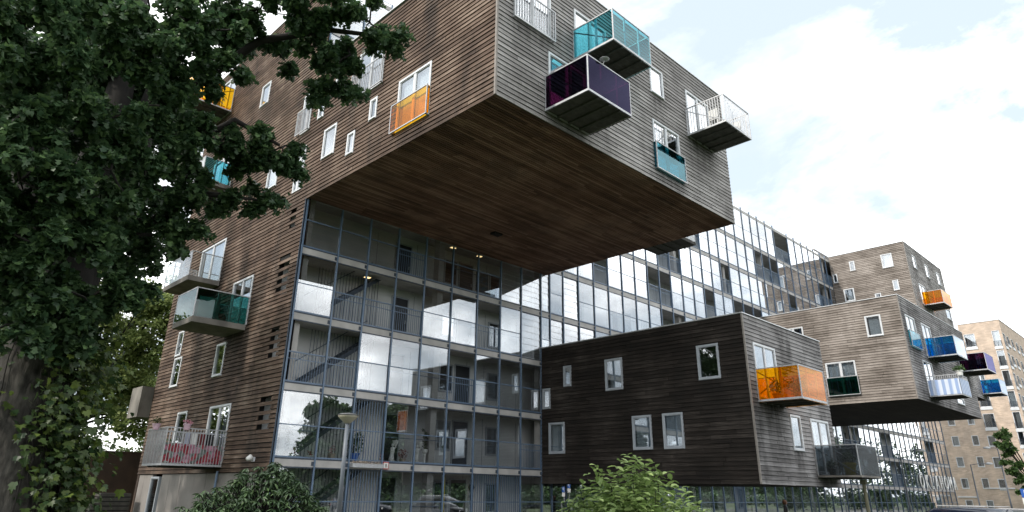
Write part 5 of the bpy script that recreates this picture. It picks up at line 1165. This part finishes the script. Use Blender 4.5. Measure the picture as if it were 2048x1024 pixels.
ln = thing('lantern', 'white metal lantern frame with a ball inside, by the left pier', 'lantern', (.98, .42, F1))
m = MB()
for dx_ in (-.13, .13):
    for dy_ in (-.10, .10): m.box(.98+dx_-.012, .98+dx_+.012, .42+dy_-.012, .42+dy_+.012, F1, F1+.52)
for z in (F1+.0, F1+.26, F1+.50): m.box(.98-.118, .98+.118, .42-.112, .42-.09, z, z+.022); m.box(.98-.118, .98+.118, .42+.09, .42+.112, z, z+.022)
m.build('frame', M_WHITE, ln)
m = MB(); m.hexa([(.83, .30, F1+.523), (1.13, .30, F1+.523), (1.13, .54, F1+.523), (.83, .54, F1+.523), (.93, .38, F1+.62), (1.03, .38, F1+.62), (1.03, .46, F1+.62), (.93, .46, F1+.62)]); m.build('lid', M_WHITE, ln)
m = MB(); m.box(.87, 1.09, .34, .50, F1+.283, F1+.30); m.build('shelf', M_WHITE, ln)
m = MB(); m.lathe((.98, .42, F1+.30), [(.02, 0), (.07, .03), (.09, .09), (.07, .15), (.02, .18)], 12); m.build('ball', M_WHITE, ln, smooth=True)
fbx = thing('window_box', 'long grey planter of dried flowers hung under the barred bay', 'planter', (3.95, -.2, 2.5))
m = MB(); m.box(3.36, 4.88, -.30, -.07, 2.50, 2.53); m.box(3.36, 4.88, -.30, -.28, 2.53, 2.66); m.box(3.36, 4.88, -.09, -.07, 2.53, 2.66); m.box(3.36, 3.38, -.28, -.09, 2.53, 2.66); m.box(4.86, 4.88, -.28, -.09, 2.53, 2.66); m.build('trough', M_GALV, fbx)
P = np.concatenate([blob((3.4+random.random()*1.45, -.2, 2.66), .07, 10, .5) for _ in range(40)]); bV, bF = leaf_base(LEAF_LANCE); R_ = leaf_frames(len(P), .8, -.2)
V = (np.einsum('nij,vj->nvi', R_, bV)*.10+P[:, None, :]).reshape(-1, 3); F = (bF[None]+(np.arange(len(P))*len(bV))[:, None, None]).reshape(-1, 3); np_mesh('dry_flowers', V, F, M_TERRA, fbx)
yp = tag(MB().tube([(8.92, .6, 0.0), (8.92, .6, 2.35)], .035, 10).build('yellow_pole', M_YELLOW, None, off=Vector((8.92, .6, 0))), 'yellow pole standing behind the ground floor glass', 'pole')
pic = thing('picture', 'dark blue picture hung on the top gallery wall', 'picture', (12.2, 1.88, 12.3))
m = MB(); m.box(11.6, 12.5, 1.86, 1.894, 12.0, 13.1); m.build('frame', M_STEELD, pic)
m = MB(); m.box(11.65, 12.45, 1.85, 1.859, 12.05, 13.05); m.build('canvas', plain('picture_print', (.05, .16, .26), (.10, .09, .02), rough=.6, scale=4), pic)
wr = thing('wall_ornament', 'dark heart shaped wall ornament behind the ground floor bars', 'ornament', (11.7, 1.8, 1.8))
m = MB()
for s in (-1, 1): m.hexa([(11.7, 1.83, 1.55), (11.7+s*.2, 1.83, 1.85), (11.7+s*.2, 1.86, 1.85), (11.7, 1.86, 1.55), (11.7, 1.83, 1.92), (11.7+s*.12, 1.83, 2.0), (11.7+s*.12, 1.86, 2.0), (11.7, 1.86, 1.92)])
m.build('heart', M_BACK, wr)
m = MB(); m.box(11.55, 11.85, 1.84, 1.86, 1.38, 1.50); m.build('plaque', M_FRAMEG, wr)
# the barred balcony on the end wall
bn = tag(MB().hexa([(-2.395, 4.265, 2.56), (-.10, 4.265, 2.56), (-.10, 4.275, 2.56), (-2.395, 4.275, 2.56), (-2.395, 4.265, 3.30), (-.10, 4.265, 3.25), (-.10, 4.275, 3.25), (-2.395, 4.275, 3.30)]).build('banner', M_FLOWER, None, off=Vector((-1.2, 4.27, 2.56))), 'red and pink flower print cloth tied inside the balcony bars', 'cloth')
potted('flower_pot', 'pink pot of pink blossoms hooked on the front balcony rail', (-1.75, 4.10, 3.80), .15, .24, M_PINKPOT, M_PINK, LEAF_OVAL, 90, .2, .07, cat='flower pot', tall=.5)
potted('flower_pot', 'pink pot of dark plants hooked on the outer balcony corner', (-2.60, 5.1, 3.80), .15, .24, M_PINKPOT, M_IVY, LEAF_OVAL, 120, .22, .08, cat='flower pot', tall=.7)
potted('potted_plant', 'leafy green plant standing inside the barred balcony', (-2.0, 5.4, 2.54), .18, .3, M_TERRA, M_RHODO, LEAF_OVAL, 260, .4, .12)
lau = thing('laundry', 'washing in red, white and blue hung along the balcony', 'laundry', (-.9, 5.0, 3.3))
for i, (x, mt, w, l) in enumerate([(-1.45, M_CLOTHW, .22, .75), (-1.15, M_WHITE, .2, .5), (-.85, M_CLOTHR, .24, .8), (-.55, M_COAT, .3, .7)]):
    m = MB(); n = 6
    for j in range(n): a, b = x+w*j/n, x+w*(j+1)/n; m.face([(a, 5.0+.03*(j % 2), 3.75-l), (b, 5.0+.03*((j+1) % 2), 3.75-l), (b, 5.0, 3.75), (a, 5.0, 3.75)])
    m.build('garment', mt, lau)
m = MB(); m.tube([(-2.3, 5.0, 3.76), (-.08, 5.0, 3.76)], .008, 5); m.build('line', M_FRAME, lau)
# cloth and plants on other balconies
c1 = MB(); n = 24
for i in range(n):
    a, b = 40.58+2.27*i/n, 40.58+2.27*(i+1)/n; w0, w1 = .012*(i % 2), .012*((i+1) % 2)
    c1.face([(a, -13.875-w0, 8.08), (b, -13.875-w1, 8.08), (b, -13.875-w1, 9.10), (a, -13.875-w0, 9.10)])
tag(c1.build('balcony_cloth', M_STRIPE, None, off=Vector((41.7, -13.87, 8.1))), 'blue striped cloth along the front of the barred balcony', 'cloth', 'striped balcony cloths')
c1 = MB()
for i in range(n):
    a, b = -13.85+1.85*i/n, -13.85+1.85*(i+1)/n; w0, w1 = .012*(i % 2), .012*((i+1) % 2)
    c1.face([(40.56-w0, a, 8.08), (40.56-w1, b, 8.08), (40.56-w1, b, 9.08), (40.56-w0, a, 9.08)])
tag(c1.build('balcony_cloth', M_STRIPE, None, off=Vector((40.56, -12.9, 8.1))), 'blue striped cloth along the near side of the barred balcony', 'cloth', 'striped balcony cloths')
potted('flower_pot', 'white pot of green leaves on the rail above the striped cloth', (40.75, -13.93, 9.25), .22, .34, M_WHITE, M_PLANE, LEAF_OVAL, 160, .35, .16, cat='flower pot', tall=.5)
potted('potted_plant', 'small plant in the corner of the mesh screened balcony', (20.75, -12.4, 2.56), .16, .28, M_BACK, M_RHODO, LEAF_OVAL, 120, .24, .12)
potted('potted_plant', 'ochre planter with a dark bush behind the mesh screen', (21.5, -12.9, 2.56), .28, .55, M_YELLOW, M_RHODO, LEAF_OVAL, 160, .3, .12)
potted('potted_plant', 'dark bush inside the large amber balcony', (17.0, -13.0, 5.40), .22, .3, M_TERRA, M_RHODO, LEAF_OVAL, 320, .46, .14)
potted('potted_plant', 'low dark plant at the wall side of the amber balcony', (15.9, -12.5, 5.40), .2, .26, M_TERRA, M_RHODO, LEAF_OVAL, 200, .32, .12)
potted('potted_plant', 'dark shrub behind the green balcony glass', (-.9, 4.9, 8.41), .16, .2, M_TERRA, M_RHODO, LEAF_OVAL, 180, .3, .11)
potted('potted_plant', 'tiny green plant inside the turquoise balcony', (4.5, -12.6, 16.6), .09, .12, M_TERRA, M_PLANE, LEAF_OVAL, 60, .15, .08)
def chair(x, y, z, rz, label):
    t = thing('chair', label, 'chair', (x, y, z), 'white chairs on the barred balcony')
    m = MB(); m.box(x-.22, x+.22, y-.22, y+.22, z+.42, z+.46); m.build('seat', M_WHITE, t)
    m = MB(); m.box(x+rz*.20, x+rz*.235, y-.22, y+.22, z+.50, z+.92); m.build('backrest', M_WHITE, t)
    for a in (-.19, .19):
        for b in (-.19, .19): m = MB(); m.box(x+a-.018, x+a+.018, y+b-.018, y+b+.018, z, z+.42); m.build('leg', M_WHITE, t)
chair(12.25, -13.0, 16.57, -1, 'white chair nearer the timber wall, behind the white bars'); chair(13.5, -13.2, 16.57, 1, 'white chair at the far end of the white barred balcony')
dh = thing('satellite_dish', 'small grey dish clipped to the purple balcony rail', 'dish', (3.1, -13.78, 15.15))
m = MB(); m.lathe((3.1, -13.82, 15.15), [(.02, 0), (.10, .02), (.16, .06), (.165, .065)], 14); m.build('dish', M_GALV, dh, smooth=True)
m = MB(); m.tube([(3.1, -13.74, 15.04), (3.1, -13.82, 15.16)], .015, 6); m.build('arm', M_GALV, dh)

# ------------------------------------------------------------------ cars at the bottom right
def car(name, label, loc, heading, mat, h_=1.52):
    t = thing(name, label, 'car', loc, 'cars parked along the street'); t.rotation_euler = (0, 0, 0)
    c, s = math.cos(heading), math.sin(heading)
    def T(p): return (loc[0]+p[0]*c-p[1]*s, loc[1]+p[0]*s+p[1]*c, loc[2]+p[2])
    def loft(secs, mt, nm, par, smooth=True):
        m = MB(); b = 0; k = len(secs[0])
        for sc in secs: m.v += [T(p) for p in sc]
        for i in range(len(secs)-1):
            for j in range(k): a, e = i*k+j, i*k+(j+1) % k; m.f.append((a, e, e+k, a+k)); m.m.append(0); m.t.append(.5)
        m.f.append(tuple(range(k))[::-1]); m.f.append(tuple((len(secs)-1)*k+j for j in range(k))); m.m += [0, 0]; m.t += [.5, .5]
        return m.build(nm, mt, par, smooth=smooth)
    def ring(x, w, z0, z1, r=.12):
        return [(x, -w+r, z0), (x, w-r, z0), (x, w, z0+r), (x, w, z1-r), (x, w-r, z1), (x, -w+r, z1), (x, -w, z1-r), (x, -w, z0+r)]
    loft([ring(-2.12, .70, .35, .78), ring(-2.0, .84, .24, .92), ring(-1.0, .89, .20, .97), ring(.4, .89, .20, .97), ring(1.3, .87, .22, .92), ring(2.0, .80, .25, .80), ring(2.15, .66, .34, .66)], mat, 'body', t)
    def gh(x, wb, wt, z1): return [(x, -wb, .93), (x, wb, .93), (x, wt, z1-.10), (x, wt-.14, z1), (x, -wt+.14, z1), (x, -wt, z1-.10)]
    g = loft([gh(-1.98, .80, .60, 1.10), gh(-1.62, .83, .66, h_-.04), gh(-.6, .84, .68, h_), gh(.2, .84, .67, h_-.03), gh(.62, .83, .62, h_-.16), gh(1.28, .80, .56, 1.04)], mat, 'roof', t)
    for sgn in (-1, 1):
        for x0, x1 in ((-1.45, -.55), (-.47, .35)):
            m = MB(); m.hexa([T((x0, sgn*.852, 1.0)), T((x1, sgn*.852, 1.0)), T((x1, sgn*.84, 1.0)), T((x0, sgn*.84, 1.0)), T((x0+.06, sgn*.735, h_-.17)), T((x1-.06, sgn*.735, h_-.19)), T((x1-.06, sgn*.72, h_-.19)), T((x0+.06, sgn*.72, h_-.17))]); m.build('side_window', M_BACK, t)
        for x in (-1.35, 1.35):
            m = MB(); m.tube([T((x, sgn*.70, .32)), T((x, sgn*.90, .32))], .32, 20); w = m.build('tyre', M_TYRE, t)
            m = MB(); m.tube([T((x, sgn*.885, .32)), T((x, sgn*.912, .32))], .21, 14); m.build('rim', M_GALV, w)
        m = MB(); m.tube([T((2.05, sgn*.58, .62)), T((2.14, sgn*.56, .62))], .09, 10); m.build('headlight', M_WHITE, t)
        m = MB(); m.box(0, .01, 0, .01, 0, .01); m.v = [T((-2.13+a*.04, sgn*(.5+b*.2), .66+d*.14)) for a, b, d in [(0, 0, 0), (1, 0, 0), (1, 1, 0), (0, 1, 0), (0, 0, 1), (1, 0, 1), (1, 1, 1), (0, 1, 1)]]; m.build('tail_light', M_REDP, t)
        m = MB(); m.tube([T((-1.6, sgn*.55, h_+.03)), T((.1, sgn*.55, h_+.035))], .02, 6); m.build('roof_rail', M_GALV, t)
    return t
car('parked_car', 'dark navy car roof with rails at the bottom edge, nearer the shop', (15.75, -18.1, -.15), 1.15, M_CARBLUE, 1.55)
car('parked_car', 'black car roof just showing below the brick building', (22.9, -17.75, -.15), 1.2, M_CARDARK, 1.42)

# ------------------------------------------------------------------ a passer-by
def person(x, y, z, rz, label):
    t = thing('person', label, 'person', (x, y, z))
    J = {'pel': (0, 0, .86), 'sp': (0, .01, 1.05), 'ch': (0, .0, 1.24), 'nk': (0, .01, 1.36), 'hd0': (0, .02, 1.42), 'hd': (0, .03, 1.50), 'tp': (0, .02, 1.575),
         'ls': (-.17, 0, 1.30), 'le': (-.21, .02, 1.05), 'lw': (-.20, .12, .84), 'lh': (-.20, .15, .77), 'rs': (.17, 0, 1.30), 're': (.21, -.06, 1.05), 'rw': (.20, -.02, .82), 'rh': (.20, .0, .75),
         'lt': (-.09, 0, .82), 'lk': (-.09, .12, .47), 'la': (-.09, .05, .09), 'lf': (-.09, .20, .035), 'rt': (.09, 0, .82), 'rk': (.09, .0, .46), 'ra': (.09, -.16, .12), 'rf': (.09, -.04, .035)}
    E_ = [('pel', 'sp'), ('sp', 'ch'), ('ch', 'nk'), ('nk', 'hd0'), ('hd0', 'hd'), ('hd', 'tp'), ('ch', 'ls'), ('ls', 'le'), ('le', 'lw'), ('lw', 'lh'), ('ch', 'rs'), ('rs', 're'), ('re', 'rw'), ('rw', 'rh'), ('pel', 'lt'), ('lt', 'lk'), ('lk', 'la'), ('la', 'lf'), ('pel', 'rt'), ('rt', 'rk'), ('rk', 'ra'), ('ra', 'rf')]
    Rr = {'pel': .15, 'sp': .13, 'ch': .145, 'nk': .055, 'hd0': .075, 'hd': .095, 'tp': .06, 'ls': .065, 'le': .048, 'lw': .032, 'lh': .030, 'rs': .065, 're': .048, 'rw': .032, 'rh': .030, 'lt': .09, 'lk': .06, 'la': .042, 'lf': .035, 'rt': .09, 'rk': .06, 'ra': .042, 'rf': .035}
    for sd, sg in (('l', -1), ('r', 1)):
        hx, hy, hz_ = J[sd+'h']
        for i in range(5):
            if i == 4: a, b = (hx-sg*.03, hy+.025, hz_-.0), (hx-sg*.035, hy+.045, hz_-.03)
            else: a, b = (hx, hy-.02+.014*i, hz_-.045-.004*(i in (1, 2))), (hx-sg*.012, hy-.02+.014*i, hz_-.085-.006*(i in (1, 2)))
            J[f'{sd}f{i}a'] = a; J[f'{sd}f{i}b'] = b; Rr[f'{sd}f{i}a'] = .009; Rr[f'{sd}f{i}b'] = .007; E_ += [(sd+'h', f'{sd}f{i}a'), (f'{sd}f{i}a', f'{sd}f{i}b')]
    names = list(J); me = bpy.data.meshes.new('body'); me.from_pydata([J[k] for k in names], [(names.index(a), names.index(b)) for a, b in E_], [])
    tmp = bpy.data.objects.new('body', me); COL.objects.link(tmp)
    tmp.modifiers.new('s', 'SKIN'); 
    for i, k in enumerate(names): me.skin_vertices[0].data[i].radius = (Rr[k], Rr[k]*(.8 if k in ('sp', 'ch', 'pel') else 1)); me.skin_vertices[0].data[i].use_root = (k == 'pel')
    sb = tmp.modifiers.new('d', 'SUBSURF'); sb.levels = 2; sb.render_levels = 2
    dg = bpy.context.evaluated_depsgraph_get(); m2 = bpy.data.meshes.new_from_object(tmp.evaluated_get(dg)); bpy.data.objects.remove(tmp)
    m2.materials.clear()
    for mt in (M_SKIN, M_COAT, M_JEANS, M_BACK): m2.materials.append(mt)
    for p in m2.polygons:
        c = p.center; p.use_smooth = True
        p.material_index = 0 if (c.z > 1.37 or (abs(c.x) > .14 and c.z < .83)) else (1 if c.z > .78 else (2 if c.z > .10 else 3))
    o = bpy.data.objects.new('body', m2); COL.objects.link(o); o.parent = t
    m = MB(); m.lathe((0, .0, 1.47), [(.085, -.10), (.112, -.04), (.118, .04), (.10, .10), (.05, .135)], 16); h = m.build('hair', M_HAIR, None, smooth=True); h.parent = t; h.location = (0, -.012, 0)
    m = MB()
    m.lathe((0, .135, 1.475), [(.006, -.02), (.013, -.01), (.006, .02)], 8); f = m.build('nose', M_SKIN, None, smooth=True); f.parent = t
    for sx in (-.035, .035):
        m = MB(); m.lathe((sx, .118, 1.50), [(.004, -.008), (.010, 0), (.004, .008)], 8); e = m.build('eye', M_BLACKP, None); e.parent = t
    m = MB(); m.box(-.022, .022, .122, .128, 1.435, 1.443); e = m.build('mouth', M_REDP, None); e.parent = t
    m = MB(); m.lathe((0, 0, .70), [(.19, 0), (.185, .12), (.17, .25)], 18, sy=.85); e = m.build('coat_skirt', M_COAT, None, smooth=True); e.parent = t
    t.rotation_euler = (0, 0, rz); return t
person(24.9, -8.1, -.12, math.radians(200), 'person with auburn hair in a dark coat walking before the ground floor glass')
